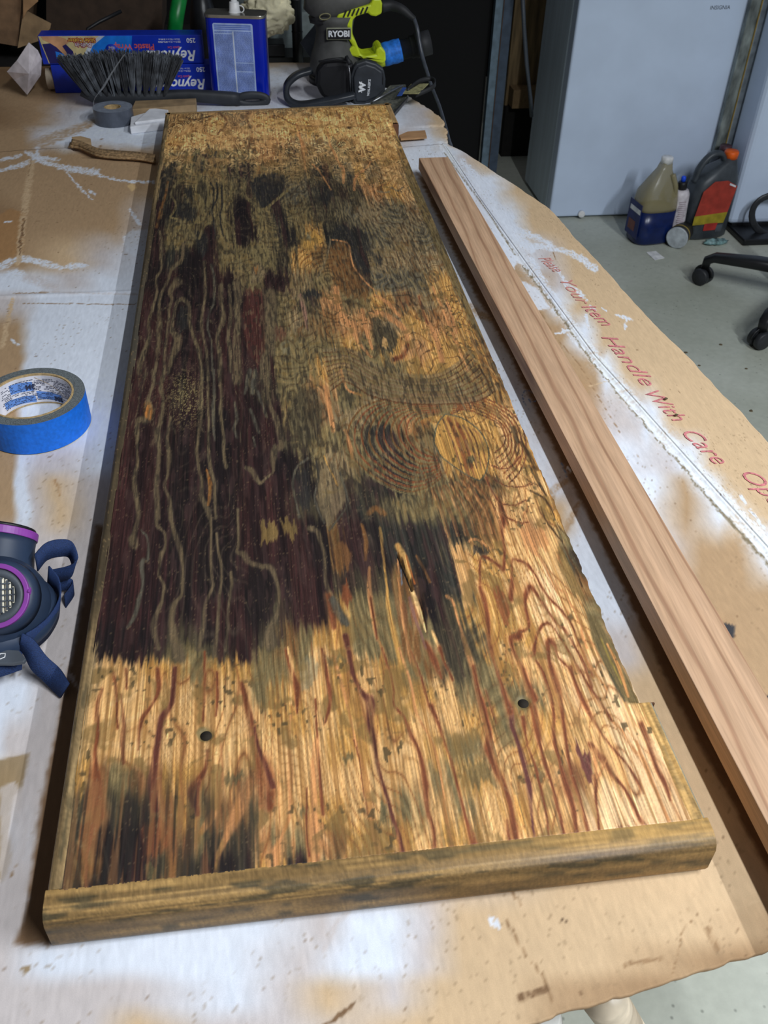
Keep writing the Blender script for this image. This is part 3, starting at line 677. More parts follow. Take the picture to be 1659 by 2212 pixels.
    c += (np.array((74, 62, 40))-c)*(sp*.75)[..., None]
    mid = sst(.12, .2, lum)*(1-sst(.45, .6, lum))*(1-sst(1000, 1200, py))
    nl = sst(1640, 1740, py)*(1-sst(430, 640, px)); q = fb(X*330, Y*16, 141, 3)
    c += (np.array((40, 36, 32))-c)*(sst(.5, .62, q)*nl*.6)[..., None]; c += (np.array((150, 104, 64))-c)*((1-sst(.36, .46, q))*nl*.5)[..., None]
    ch = sst(.55, .66, fb(X*520, Y*75, 71, 2))
    c += (np.array((42, 37, 32))-c)*(ch*mid*.5)[..., None]
    ch = sst(.6, .7, fb(X*640, Y*60, 75, 2))
    c += (np.array((150, 134, 96))-c)*(ch*mid*.35)[..., None]
    far = 1-sst(330, 420, py)
    bl = sst(.5, .62, fb(X*60, Y*42, 81, 4))*far
    c += (np.array((126, 90, 50))-c)*(bl*.42)[..., None]
    bl = sst(.52, .64, fb(X*130, Y*60, 85, 3))*far
    c += (np.array((226, 176, 112))-c)*(bl*.4)[..., None]
    bl = sst(.55, .7, fb(X*210, Y*34, 87, 3))*sst(560, 640, py)*(1-sst(1380, 1440, py))*dark
    c += (np.array((78, 56, 52))-c)*(bl*.45)[..., None]
    e = np.exp(-(((px-400)/42.)**2+((py-860)/62.)**2)**1.5)
    spk = sst(.62, .72, vn(X*950, Y*700, 91))
    c += (np.array((150, 132, 88))-c)*(spk*e*.9)[..., None]
    spk = sst(.86, .93, vn(X*800, Y*500, 93))
    c += (np.array((148, 124, 88))-c)*(spk*.35*(1-light))[..., None]
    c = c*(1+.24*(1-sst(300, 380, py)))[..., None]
    # ring of worn wood round the holes
    for hx, hy, r in ((443, 1586, 19), (1130, 1518, 17)):
        d = np.hypot((px-hx)/r, (py-hy)/(r*.8))+(fb(X*200, Y*200, 95)-.5)*.7
        m = (1-sst(.8, 1.25, d))*.85; c += (np.array((118, 104, 66))-c)*m[..., None]
    # sanded-down margin along the left side and grey film at the seams
    xl = 357-(.154)*(py-243)
    return np.clip(c, 8, 250)
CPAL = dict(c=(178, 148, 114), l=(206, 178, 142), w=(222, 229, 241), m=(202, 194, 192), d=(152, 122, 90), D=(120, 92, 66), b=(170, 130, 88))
CROWS = """120:-300d 0d 300d 500d 620l 660d 900d
170:-300d 0d 100d 200d 300m 450m 600w 700m 850l 900l
205:-300c 0c 60c 120c 180m 230m 300m 400m 850w 880w 905l
250:-300d 0d 80c 140m 200w 300w 350w 860w 920m 945l
300:-300c 0c 40c 80m 130w 260w 330w 860m 930w 970l
340:-300c 0c 60c 120c 200c 260c 330c 880w 940w 970w 1000m 1050l 1120l 1160l
400:-300c 0c 100c 200c 300c 340l 900w 960w 1010w 1060w 1120l 1180l
480:-300d 0d 60c 150c 250c 320m 940w 1010m 1060w 1110w 1150l 1200l
560:-300c 0b 60c 150l 220m 300w 980w 1040w 1080w 1120w 1180m 1230l 1260l
610:-300w 0w 70w 150m 220w 280w 1000w 1060w 1130c 1160c 1200m 1240l 1330l
650:-300c 0m 40m 80w 200w 280w 1000w 1060m 1130c 1170c 1200w 1240l 1330l
720:-300c 0c 35c 65w 150w 250w 1040w 1080m 1150c 1220c 1260w 1300l 1400l
800:-300c 0c 38c 55w 130w 220w 1080w 1150m 1220c 1290c 1310w 1350l 1470l
900:-300c 0c 30c 50w 130w 220w 1130w 1200m 1260b 1320m 1380m 1400w 1440l 1580l
1000:-300c 0c 28c 45w 90m 150m 220w 1180w 1230m 1300w 1350w 1450m 1490w 1530l 1650l
1050:-300c 0c 28c 40w 62w 75m 120l 200m 1200w 1240m 1290w 1360w 1420w 1480c 1530w 1570l 1700l
1100:-300c 0c 25c 42w 62w 75m 120l 200m 1220l 1260w 1330w 1400w 1480c 1560w 1600l 1700l
1200:-300m 0m 150m 190m 1250w 1300w 1380w 1440m 1520c 1600c 1675w 1720l
1300:-300m 0m 100m 180m 1290w 1350w 1400m 1500c 1680c 1760w
1400:-300m 0m 150m 1310m 1350m 1420l 1500b 1600c 1800c
1500:-300w 0w 50w 100m 150m 1400l 1450l 1500l 1650c 1800c
1600:-300m 0w 30m 120m 1440l 1500l 1600c 1800c
1700:-300l 0l 30l 60m 100m 1500l 1560l 1800l
1800:-300l 0l 20w 80m 1560l 1620l 1800l
1900:-300m 0m 50m 400w 800m 1200l 1560l 1800l
2000:-300m 0m 60m 100m 250w 400w 550w 700m 770w 850w 930m 1000l 1200l 1500l 1800c
2080:-300m 0m 100w 300w 500w 650m 750w 850w 920m 1000l 1100l 1300l 1600d 1800d
2150:-300m 0m 100m 300m 500w 600m 700l 850m 950l 1100l 1200c 1500d 1800d
2230:-300m 0m 200m 300l 450m 600m 900l 1100l 1250d 1800d"""
CL = """w;7 6;0 347 45 336
w;5 9 9 5;55 328 70 334 85 340 128 346
w;6 7 9 10 8 12;0 368 30 360 60 352 80 344 100 352 140 362 175 368 210 372
w;5 6;81 318 80 345
w;5 4 5 4;205 375 235 384 270 391 335 394
w;9 14 12 12 9;-40 590 0 575 42 560 90 567 128 578
w;6 10 5;130 580 160 574 188 574
w;14 18 20 14;-40 620 0 604 38 592 60 604 90 612
m;20 14;60 600 120 620
w;4 3 4 3;145 372 160 392 175 408 200 432
w;3 4;190 410 205 420
w;3;10 480 25 478
w;3 3;280 450 290 470 300 485
w;5;280 452 303 486
l;12 14 14 12 9;70 352 58 420 48 490 42 550 38 570
D;3 5 3;52 470 46 510 42 552
l;9 10 9;25 650 15 700 5 750
w;6 5;28 735 40 745
d;2;30 634 105 632
d;1.5;50 655 330 658
m;3;90 630 330 637
d;1.5;0 700 40 690
c;10 14 10;30 330 100 300 210 260
c;6 7 5;90 318 130 300 200 270
d;1.6;60 380 68 345
d;1.6;220 300 215 335
d;1.6;262 305 257 338
w;3;40 1040 45 1060
b;6 7 4;117 1040 128 1055 130 1072
d;2.5;35 1870 22 1895
w;3 12 4;1056 1981 1069 1992 1084 2004
d;5 6 4;1105 1920 1112 1935 1122 1955
K;4 4;1212 1983 1230 1993
l;3;1090 1968 1078 1980
d;3 4 5 5 6 4;1085 1975 1105 2008 1130 2055 1160 2090 1183 2130 1195 2175
l;3 3;1090 1972 1110 2005 1150 2080
l;3 4 4 3;1190 2085 1225 2050 1300 2030 1400 2005
l;3 3 3;1400 2005 1500 1985 1659 1940
l;3;1130 2120 1110 2150 1100 2200
d;2 3;1452 2105 1465 2060 1475 2010 1500 1985
D;16 14;1125 2155 1180 2135
d;8 8 6;1350 2085 1400 2075 1430 2070
d;12;1530 2005 1550 2050
d;1.5 2 2 2 1.5;1168 675 1200 728 1232 765 1262 805 1300 870 1340 935
d;1.5;1375 980 1400 1010
l;2;1190 690 1240 678
l;2;1270 835 1340 815
w;2;1215 710 1245 745
w;3 6;1200 720 1235 712
l;2;1235 585 1300 605 1370 640 1420 712
W;14 12 10 12 16 18 20 24 28 30 32;955 310 975 340 1010 390 1060 460 1120 550 1200 655 1285 772 1400 905 1500 1015 1590 1110 1700 1230
w;24 30 24 14;1015 380 1060 440 1110 500 1150 540
w;14 10 8;1000 350 1030 380 1068 402
w;16 12 9 9;1080 480 1140 505 1185 525 1185 530
w;14 10 12 16;1130 530 1185 535 1240 550 1285 580
w;10 12 8;1150 560 1180 620 1210 655
y;2 2 3 3;960 330 1005 392 1055 460 1112 550
y;3 4 3 3 3;1130 575 1200 668 1280 782 1395 920 1495 1030
y;5 7 6;1495 1035 1580 1130 1700 1260
d;2;1195 545 1200 560
w;4 5 4;1190 570 1215 598 1225 620
w;5 8 5;1225 610 1250 632 1268 648
w;3;1262 570 1278 582
w;8 5;1345 685 1365 692
w;5 3;1352 690 1350 710
w;4;1330 680 1345 688
w;4;1275 662 1285 670
w;3;1300 665 1310 672
w;5 4;1265 680 1272 705
w;3 5 3;1225 1010 1230 1020
w;6 4;1600 1070 1610 1090
w;6 5;1620 1100 1650 1140
B;1.6 1.6 1.6;1128 850 1132 870 1145 890
B;1.6;1128 850 1138 843 1150 848
B;1.6;1140 862 1150 870 1162 862
B;2;1212 1000 1225 1030
c;8 14 12;1225 1040 1190 1062 1195 1075
c;10 14 8;1250 1090 1230 1130 1222 1160
c;10 12 6;1015 660 1040 680 1060 690
m;10 12 8;700 2050 730 1990 760 1960
m;8 6;150 1460 180 1500
D;8 8;700 2215 760 2170"""
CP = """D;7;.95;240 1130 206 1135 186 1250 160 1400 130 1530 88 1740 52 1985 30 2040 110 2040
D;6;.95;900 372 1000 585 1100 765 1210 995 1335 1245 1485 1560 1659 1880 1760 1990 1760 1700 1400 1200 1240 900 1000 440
w;3;.9;1108 600 1140 612 1175 630 1193 652 1185 664 1155 674 1140 660
c;2;.95;1100 600 1118 566 1140 580 1168 618 1200 660 1188 668 1165 625 1130 600
w;3;.8;1035 470 1070 520 1118 560 1105 600 1080 570 1050 530
b;3;.95;20 450 58 460 50 545 0 560 -10 470
u;2;1;275 402 286 395 295 405 285 414
w;3;.7;265 512 285 498 335 495 335 560 300 560 270 540
s;4;.9;-10 1642 62 1628 60 1650 50 1692 28 1725 20 1790 25 1850 8 1905 -10 1905
k;1.5;1;1557 1344 1588 1352 1585 1381 1559 1371
k;1.5;1;1645 1500 1680 1505 1680 1535 1650 1528
s;2;.9;42 2090 66 2085 63 2100 52 2103
c;2;.9;30 760 40 760 38 800 45 850 30 830
m;3;.7;0 2000 0 1700 30 1690 55 1720 60 1800 30 2000"""
CPAL.update(W=(234, 240, 248), y=(128, 116, 92), K=(70, 52, 38), k=(62, 62, 66), B=(110, 140, 186), u=(214, 182, 132), s=(150, 128, 96))
def card_colours(px, py, X, Y):
    C = Canvas(px, py, X, Y); w1 = (fb(X*22, Y*18, 201, 3)-.5)*34; w2 = (fb(X*22, Y*18, 203, 3)-.5)*34
    bx = px+w1; by = py+w2*.8; rows = []
    for r in CROWS.split('\n'):
        y, rest = r.split(':'); rows.append((float(y), np.array([float(t[:-1]) for t in rest.split()]), np.array([CPAL[t[-1]] for t in rest.split()], float)))
    yy = np.array([r[0] for r in rows]); t = np.clip(np.interp(by, yy, np.arange(len(yy))), 0, len(yy)-1.001); k = t.astype(int); f = t-k
    for i in range(len(yy)-1):
        idx = np.where(k == i)
        if idx[0].size == 0: continue
        out = []
        for j in (i, i+1):
            xs, cs = rows[j][1:]; u = np.interp(bx[idx], xs, np.arange(len(xs))); a = np.minimum(u.astype(int), len(xs)-2); g = (u-a)[:, None]
            out.append(cs[a]*(1-g)+cs[a+1]*g)
        ff = sst(.1, .9, f[idx])[:, None]; C.col[idx] = out[0]*(1-ff)+out[1]*ff
    e1 = (fb(X*180, Y*160, 211, 3)-.5)*9; e2 = (fb(X*180, Y*160, 213, 3)-.5)*9
    C.wx = px+e1; C.wy = py+e2
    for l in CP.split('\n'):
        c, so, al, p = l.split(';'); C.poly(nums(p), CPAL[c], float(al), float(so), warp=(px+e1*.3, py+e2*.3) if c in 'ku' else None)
    C.tex = .35+.65*sst(.3, .5, fb(X*420, Y*400, 217, 3))
    for l in CL.split('\n'):
        c, w, p = l.split(';'); w = [float(v) for v in w.split()]; thin = max(w) < 3.5
        if c == 'W': C.line(nums(p), [v*1.9 for v in w], CPAL['w'], .5, soft=.9)
        C.line(nums(p), [v*1.1 for v in w], CPAL[c], .75 if c in 'mcb' else .95, soft=.6 if c in 'mcb' else .35, warp=(px+e1*.25, py+e2*.25) if thin else None)
    c = C.col
    g = fb(X*700, Y*90, 221, 2)-.5; c = c*(1+g[..., None]*.07+(fb(X*7, Y*5, 223, 3)-.5)[..., None]*.08)
    sp = sst(.86, .92, vn(X*650, Y*560, 225))*sst(.45, .65, fb(X*20, Y*16, 227, 3)); c += (np.array((132, 110, 84))-c)*(sp*.4)[..., None]
    sp = sst(.96, .99, vn(X*430, Y*400, 229)); c += (np.array((110, 84, 60))-c)*(sp*.6)[..., None]
    return np.clip(c, 10, 246)
LOCAL = set()
T0 = -.040                                    # upper side of the near cardboard sheet, relative to the board top
zt = lambda z: z+ZT
def A(px, py, z=T0): p = at(px, py, z); return (p[0], p[1], p[2])
def Yp(px, py, y): p = ony(px, py, y); return (p[0], p[1], p[2])
# ------------------------------------------------------------------ materials
m_board = attr_mat('sanded_plywood', .55, .35, .16, 420, (1, .05, 1), .25)
m_card = attr_mat('painted_cardboard', .8, .2, .05, 260, (1, .25, 1), .12)
m_conc = None
def concrete():
    N = NT('concrete', .55, 0, .4); a = N.noise(1.6, (1, 1, 1), 6); b = N.noise(55, (1, 1, 1), 3); c = N.noise(240, (1, 1, 1), 2)
    col = N.ramp(a, [(.3, (168, 172, 158)), (.5, (188, 192, 180)), (.7, (202, 205, 194))]); col = N.vary(col, b, .93, 1.05)
    v = N.n('ShaderNodeTexVoronoi'); tc = N.n('ShaderNodeTexCoord'); v.inputs['Scale'].default_value = 42; N.l(tc.outputs['Object'], v.inputs['Vector'])
    r = N.n('ShaderNodeMapRange'); r.inputs['From Min'].default_value = .04; r.inputs['From Max'].default_value = .14; r.inputs['To Min'].default_value = .55; r.inputs['To Max'].default_value = 1; N.l(v.outputs['Distance'], r.inputs[0])
    mx = N.n('ShaderNodeVectorMath', operation='SCALE'); N.l(col, mx.inputs[0]); N.l(r.outputs[0], mx.inputs['Scale']); N.l(mx.outputs[0], N.b.inputs['Base Color']); N.bump(c, .12); return N.m
m_conc = concrete()
m_dark = mat('unlit_wall', (16, 15, 15), .9); m_wood = mat('table_plywood', (170, 138, 100), .7, stretch=(1, 12, 1))  # m_dark: near-black walls, the lack of light put into their colour
m_steel = mat('steel', (150, 152, 155), .35, .9); m_black = mat('black_plastic', (26, 27, 30), .45, bump=.05); m_blk2 = mat('black_rubber', (34, 35, 38), .6)
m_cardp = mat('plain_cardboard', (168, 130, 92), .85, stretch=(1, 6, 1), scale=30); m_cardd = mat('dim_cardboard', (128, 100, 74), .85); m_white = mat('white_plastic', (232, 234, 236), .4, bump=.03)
m_fridge = mat('white_enamel', (206, 222, 246), .28, amt=.02, bump=.02, scale=8); m_fside = mat('shaded_enamel', (196, 212, 226), .4, amt=.05, scale=10, stretch=(4, 4, .3), bump=.05)  # m_fside: the same white enamel, its shading toned into the colour
# ------------------------------------------------------------------ setting
S = MB(); S.box((1.2, 1.4, -.05), (9, 9, .1)); floor = S.build('floor', m_conc, kind='structure')
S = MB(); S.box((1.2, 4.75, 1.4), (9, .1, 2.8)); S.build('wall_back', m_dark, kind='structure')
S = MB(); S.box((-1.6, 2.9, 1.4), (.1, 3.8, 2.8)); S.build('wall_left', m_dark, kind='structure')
xd = Yp(1077, 100, 3.05)[0]-.030; S = MB(); S.box((xd/2-.2, 3.09, 1.2), (xd+.4, .04, 2.4)); S.build('doorway_shade_panel', mat('unlit_doorway_black', (5, 5, 6), .9), kind='structure')  # black panel added where the doorway is only unlit
# plywood partition and studs beside the dark doorway
P = MB(); xs = Yp(1108, 150, 3.52)[0]; P.box((xs+.20, 3.56, 1.15), (.42, .02, 1.9)); pan = P.build('wall_panel', mat('old_plywood', (128, 108, 78), .8, stretch=(6, 6, .6), scale=10, amt=.25), kind='structure')
S = MB(); S.box((xs+.20, 3.55, .10), (.42, .04, .2)); S.build('baseboard_back', mat('dark_block', (30, 28, 26), .9), kind='structure')  # near-black strip across the foot of the plywood panel
S = MB(); S.box((xs+.1, 3.51, .245), (.2, .07, .07)); S.build('trim_1', mat('stud_offcut', (132, 108, 76), .8, stretch=(8, 1, 1)), kind='structure')
# ------------------------------------------------------------------ work table under the cardboard
tb = thing('work_table', 'wooden work table hidden beneath the paint-spattered cardboard', 'table', (.1, 1.0, 0))
S = MB(); S.prism([(-.52, -.09), (.30, -.03), (.42, -.02), (.60, .3), (.50, 1.35), (.42, 2.03), (-.52, 2.05)], zt(T0)-.034, zt(T0)-.0085); S.build('table_top', m_wood, tb)
for x, y in ((-.45, .25), (.42, .25), (-.45, 1.95), (.34, 1.85)):
    S = MB(); S.box((x, y, (zt(T0)-.034)/2), (.045, .045, zt(T0)-.034), b=.004); S.build('leg', m_wood, tb)
# ------------------------------------------------------------------ cardboard sheets
def fold_x(y): return np.interp(y, [-.2, -.03, .315, .686, .973, 1.22, 1.489], [.715, .690, .636, .5771, .5554, .539, .5275])
def edge_x(y): return np.interp(y, [-.2, -.03, .25, .485, .80, 1.158, 1.36, 1.43, 1.489], [.82, .79, .748, .7166, .680, .6457, .583, .560, .531])
def yline(n, y0, y1):                          # rows closer together near the viewer
    t = np.linspace(0, 1, n); a = .9; return y0+(y1-y0)*(t**1.25*.75+t*.25)
def near_y(x): return -.1238+.147*x
def far_y(x): return np.interp(x, [-.6, -.2993, -.22, -.178, -.148, -.015, .35, .5275], [1.49, 1.5016, 1.515, 1.515, 1.46, 1.425, 1.46, 1.489])
def sheet(rows, x_of, name, parent, z, lift=None, skirt=.0042):
    X, Y = x_of; Z = np.full(X.shape, z+ZT); Z = Z+(fb(X*9, Y*7, 301, 2)-.5)*.0006
    if lift is not None: Z = Z+lift(X, Y)
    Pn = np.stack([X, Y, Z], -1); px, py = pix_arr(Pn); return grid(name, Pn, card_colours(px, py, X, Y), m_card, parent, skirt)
def pix_arr(Pn):
    d = Pn-CAM; z = np.maximum(d@fw, .05); return 829.5+FPX*(d@RT)/z, 1106-FPX*(d@UP)/z
cs = thing('cardboard_sheet', 'flattened brown carton with white overspray and red printing, spread under the board', 'cardboard', (.1, .6, zt(T0)-.0042))
nr, ncx = 600, 560
u = np.linspace(0, 1, ncx)[None]; t = yline(nr, 0, 1)[:, None]
xl = np.full((nr, 1), -.52); Y = np.repeat(t, ncx, 1); X = np.zeros_like(Y)
for _ in range(3):
    yb = near_y(X)*(1-Y)+far_y(X)*Y; X = xl+(fold_x(yb)-xl)*u
jag = (fb(X*60, Y*0, 401, 3)-.5)*.005
YY = (near_y(X)+jag)*(1-Y)+(far_y(X)+jag)*Y
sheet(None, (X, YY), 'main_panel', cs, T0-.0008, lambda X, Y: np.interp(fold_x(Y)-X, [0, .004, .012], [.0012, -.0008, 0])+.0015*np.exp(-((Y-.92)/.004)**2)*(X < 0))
nr2, nc2 = 600, 110
t = yline(nr2, -.03, 1.487)[:, None]; u = np.linspace(0, 1, nc2)[None]; Y = np.repeat(t, nc2, 1)
X = fold_x(Y)+.0008+(edge_x(Y)+(fb(Y*22, Y*0, 403, 3)-.5)*.006*u-fold_x(Y)-.0008)*u
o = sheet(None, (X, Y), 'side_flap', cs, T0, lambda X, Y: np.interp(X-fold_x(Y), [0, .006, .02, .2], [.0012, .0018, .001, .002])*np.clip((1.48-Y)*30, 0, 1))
m_red = mat('red_print', (200, 122, 126), .8, amt=.18, scale=300, bump=0); m_red2 = mat('faded_red_print', (200, 136, 128), .8, bump=0)
for body, px, py, px2, py2, h, mm in (('Please', 1167, 552, 1212, 590, .028, m_red2), ('Your', 1216, 600, 1262, 655, .028, m_red2), ('Item', 1262, 655, 1318, 706, .029, m_red), ('Handle', 1305, 718, 1408, 838, .030, m_red), ('With', 1398, 840, 1470, 908, .030, m_red), ('Care', 1478, 925, 1562, 1002, .031, m_red), ('Open', 1612, 1018, 1704, 1110, .030, m_red)):
    a = np.array(A(px, py, T0+.0018)); b = np.array(A(px2, py2, T0+.0018)); c = (a+b)/2; d = b-a; L = math.hypot(d[0], d[1]); d[2] = 0
    M = frame((c[0], c[1], c[2]), d, (-d[1]*1.0, d[0]*1.0, 0)) @ Matrix.Scale(L/(len(body)*h*.53), 4, (1, 0, 0))
    text('printed_lettering', body, h, M, mm, cs, ext=.0001, shear=.25, bold=-.0002)
fs = thing('cardboard_underlay', 'second brown cardboard sheet with white overspray, under the far end of the board', 'cardboard', (0, 1.8, zt(T0)-.0084))
nr3, nc3 = 200, 300
t = np.linspace(0, 1, nr3)[:, None]; Y = np.repeat(1.34+t*1.0, nc3, 1); u = np.linspace(0, 1, nc3)[None]
xr = np.interp(Y[:, :1], [1.34, 1.50, 1.62, 1.74, 1.83, 2.0, 2.10], [.50, .535, .545, .555, .540, .505, .45]) + (fb(Y[:, :1]*60, Y[:, :1]*0, 405, 3)-.5)*.012
X = -.8+(xr+.8)*u; Y = 1.34+(np.interp(X, [-.8, .25, .6], [2.08, 2.09, 2.05])-1.34)*np.repeat(t, nc3, 1)
sheet(None, (X, Y), 'sheet', fs, T0-.0044, lambda X, Y: .003*np.clip((X-.47)/.05, 0, 1)*(Y > 1.6), skirt=.004)
# ------------------------------------------------------------------ the board
bd = thing('plywood_board', 'long half-sanded plywood board with dark charred grain and a pale near end', 'board', (.22, .8, zt(T0)))
XR = lambda y: .4275
def far_edge(x): return 1.578+.0799*x
def board_grid(x0, x1, y0f, y1f, nx, ny, name, edge=None, holes=()):
    u = np.linspace(0, 1, nx)[None]; t = yline(ny, 0, 1)[:, None]
    X = np.repeat(x0+(x1-x0)*u, ny, 0); Y = y0f(X)+(y1f(X)-y0f(X))*t
    return X, Y
X, Y = board_grid(.0085, .4275, lambda x: .0185+0*x, lambda x: far_edge(x)-.012, 500, 780, 'panel')
px, py = pix_arr(np.stack([X, Y, np.full(X.shape, ZT)], -1)); colr = board_colours(px, py, X, Y)
lum = colr.mean(-1)/255.; Z = np.full(X.shape, ZT)+(fb(X*900, Y*24, 501, 2)-.5)*.0003
lip = np.interp(Y, [.0, .119, .121, .16, .30, .40, .55, .75, 1.0, 1.485, 1.49, 2], [.43, .43, .4195, .4120, .4185, .426, .4268, .424, .4185, .4165, .43, .43])+(fb(Y*55, Y*0, 503, 3)-.5)*.003
sink = sst(0, .0009, X-lip); Z -= sink*.0035
X2 = X.copy(); rag = (fb(Y*90, Y*0, 505, 3)-.42)*.0038*((Y > .122) & (Y < .45)); X2[:, -1] += rag[:, -1]; X2[:, -2] += rag[:, -2]*.5
k = np.exp(-((px-905)/9.)**2-((py-1320)/40.)**2); Z -= k*.002
C_ = Canvas(px, py, X, Y); C_.wx, C_.wy = px, py; C_.line([(858, 1195), (869, 1222), (883, 1254), (890, 1275)], [4, 6, 7, 4], (255, 255, 255)); Z -= C_.col[..., 0]/255*.003
HOLES = []
for hx, hy, r in ((445, 1588, .0034), (1131, 1518, .0033)):
    p = at(hx, hy, 0); HOLES.append((p[0], p[1], r)); d = np.hypot(X-p[0], Y-p[1]); Z -= .0016*(1-sst(r, r*2.1, d))
cx_ = (X[:-1, :-1]+X[1:, 1:])/2; cy_ = (Y[:-1, :-1]+Y[1:, 1:])/2; drop = np.zeros(cx_.shape, bool)
for x, y, r in HOLES: drop |= np.hypot(cx_-x, cy_-y) < r
panel = grid('panel', np.stack([X2, Y, Z], -1), colr, m_board, bd, skirt=.034, drop=drop)
m_hole = mat('hole_wall', (36, 30, 22), .9)
for x, y, r in HOLES:
    S = MB(); S.lathe([(r+.0008, 0), (r+.0006, -.016), (0, -.016)], 20, Matrix.Translation((x, y, ZT-.0008))); S.build('screw_hole', m_hole, bd)
def edging(name, path0, path1, wdir, prof, n, base, streak, seed, hi, dark=(52, 50, 38), label=None, tint=None):
    """solid lipping: profile (inward distance, height) carried from path0 to path1"""
    a = np.array(path0); b = np.array(path1); w = np.array(wdir, float); t = np.linspace(0, 1, n)[:, None]; m = len(prof)
    pr = []
    for i in range(m-1):
        for k in range(4): pr.append((prof[i][0]+(prof[i+1][0]-prof[i][0])*k/4, prof[i][1]+(prof[i+1][1]-prof[i][1])*k/4))
    pr.append(prof[-1]); pr = np.array(pr)
    base_ = a+(b-a)*t; Pn = np.zeros((n, len(pr), 3)); Pn[..., 0] = base_[:, :1]+w[0]*pr[None, :, 0]; Pn[..., 1] = base_[:, 1:2]+w[1]*pr[None, :, 0]; Pn[..., 2] = ZT+pr[None, :, 1]
    Ld = math.hypot(*(b-a)[:2]); s = np.repeat(t*Ld, len(pr), 1); v = np.repeat((np.cumsum(np.r_[0, np.hypot(*np.diff(pr, axis=0).T)]))[None], n, 0)
    f = fb(s*14, v*700, seed, 3); g = fb(s*40, v*240, seed+1, 3)
    c = np.array(base)+(np.array(hi)-np.array(base))*sst(.4, .7, f)[..., None]; c = c+(np.array(dark)-c)*(sst(.56, .7, g)*streak)[..., None]
    c = c*(1+(vn(s*900, v*900, seed+2)-.5)[..., None]*.22)
    if tint is not None: c = tint(c, s, v, Pn)
    return grid(name, Pn, np.clip(c, 8, 250), m_board, bd)
PF = [(.0200, -.0004), (.0192, .0), (.010, .0), (.0050, -.0012), (.0016, -.0045), (.0, -.0095), (.0, -.031), (.0018, -.0365), (.0060, -.0398)]
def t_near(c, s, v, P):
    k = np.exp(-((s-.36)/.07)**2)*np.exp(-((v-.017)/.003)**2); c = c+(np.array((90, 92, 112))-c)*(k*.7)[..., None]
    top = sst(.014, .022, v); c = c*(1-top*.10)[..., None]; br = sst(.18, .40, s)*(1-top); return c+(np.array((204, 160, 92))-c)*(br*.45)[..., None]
edging('front_edging', (-.0, 0), (.4395, -.0008), (0, 1), PF, 420, (124, 98, 60), .6, 601, (168, 134, 82), tint=t_near)
def t_left(c, s, v, P):
    y = P[..., 1]; k = sst(.20, .30, y)*(1-sst(1.0, 1.25, y)); c = c+(np.array((62, 54, 42))-c)*(k*.75)[..., None]
    k2 = np.exp(-((y-.75)/.15)**2); c = c+(np.array((84, 84, 80))-c)*(k2*.5)[..., None]
    gl = sst(.82, .9, vn(s*500, v*900, 655)); return c+(np.array((150, 124, 86))-c)*(gl*.6)[..., None]
PL = [(.0105, -.0004), (.0098, .0), (.0040, .0), (.0012, -.0018), (.0, -.005), (.0, -.034), (.0012, -.0385), (.004, -.0399)]
edging('side_edging', (0, .0199), (.0005, 1.578), (1, 0), PL, 700, (132, 110, 76), .45, 611, (170, 142, 98), tint=t_left)
PR_ = [(.0125, -.0004), (.0118, .0), (.0040, .0), (.0012, -.0015), (.0, -.005), (.0, -.034), (.0012, -.0385), (.004, -.0399)]
def t_r(c, s, v, P):
    k = np.exp(-((v-.0115)/.0012)**2); return c+(np.array((116, 132, 138))-c)*(k*.7)[..., None]
edging('side_edging', (.4392, .0186), (.4375, .1185), (-1, 0), PR_, 160, (170, 132, 76), .35, 621, (216, 172, 106), tint=t_r, label=None)
edging('side_edging', (.4395, 1.4910), (.4398, 1.6125), (-1, 0), PR_, 60, (176, 140, 92), .2, 631, (206, 168, 116))
PB = [(.0130, -.0004), (.0122, .0), (.0030, .0), (.0010, -.0015), (.0, -.005), (.0, -.039)]
edging('back_edging', (.4398, 1.6131), (.0005, 1.578), (.08, -1), PB, 200, (158, 128, 86), .5, 641, (186, 152, 104))
for yy_ in (.1188, 1.4905):
    S = MB(); S.box((.4335, yy_, ZT-.0205), (.0105, .0014, .037)); S.build('edging_end', mat('end_grain', (96, 62, 40), .7), bd)
S = MB(); S.box((.22, .8, ZT-.028), (.40, 1.50, .020)); S.build('core', mat('ply_core', (80, 66, 46), .8), bd)
# ------------------------------------------------------------------ oak strip
def oakm():
    N = NT('red_oak', .55, 0, .35); w = N.n('ShaderNodeTexWave'); w.wave_type = 'BANDS'; w.bands_direction = 'X'; tc = N.n('ShaderNodeTexCoord'); mp = N.n('ShaderNodeMapping'); mp.inputs['Scale'].default_value = (1, .10, 1)
    N.l(tc.outputs['Object'], mp.inputs[0]); N.l(mp.outputs[0], w.inputs['Vector']); w.inputs['Scale'].default_value = 15; w.inputs['Distortion'].default_value = 9; w.inputs['Detail'].default_value = 3; w.inputs['Detail Scale'].default_value = .9
    f = N.noise(430, (1, .045, 1), 3); c = N.ramp(w.outputs['Fac'], [(0, (166, 128, 100)), (.10, (192, 156, 124)), (1, (202, 166, 134))]); c = N.vary(c, f, .82, 1.1); N.l(c, N.b.inputs['Base Color']); N.bump(f, .2, .0006); return N.m
OT = T0+.036; a0 = np.array(A(905, 341, OT)); b0 = np.array(A(955, 328, OT)); dv = np.array(A(1659, 1782, OT))-a0; dv[2] = 0; dv /= np.hypot(dv[0], dv[1]); L = 1.62
wv = np.array([-dv[1], dv[0], 0])*np.hypot(*(b0-a0)[:2])*.97
ok_ = thing('oak_strip', 'long narrow pale oak strip lying along the right side of the board', 'wood strip', (a0[0], a0[1], zt(T0)))
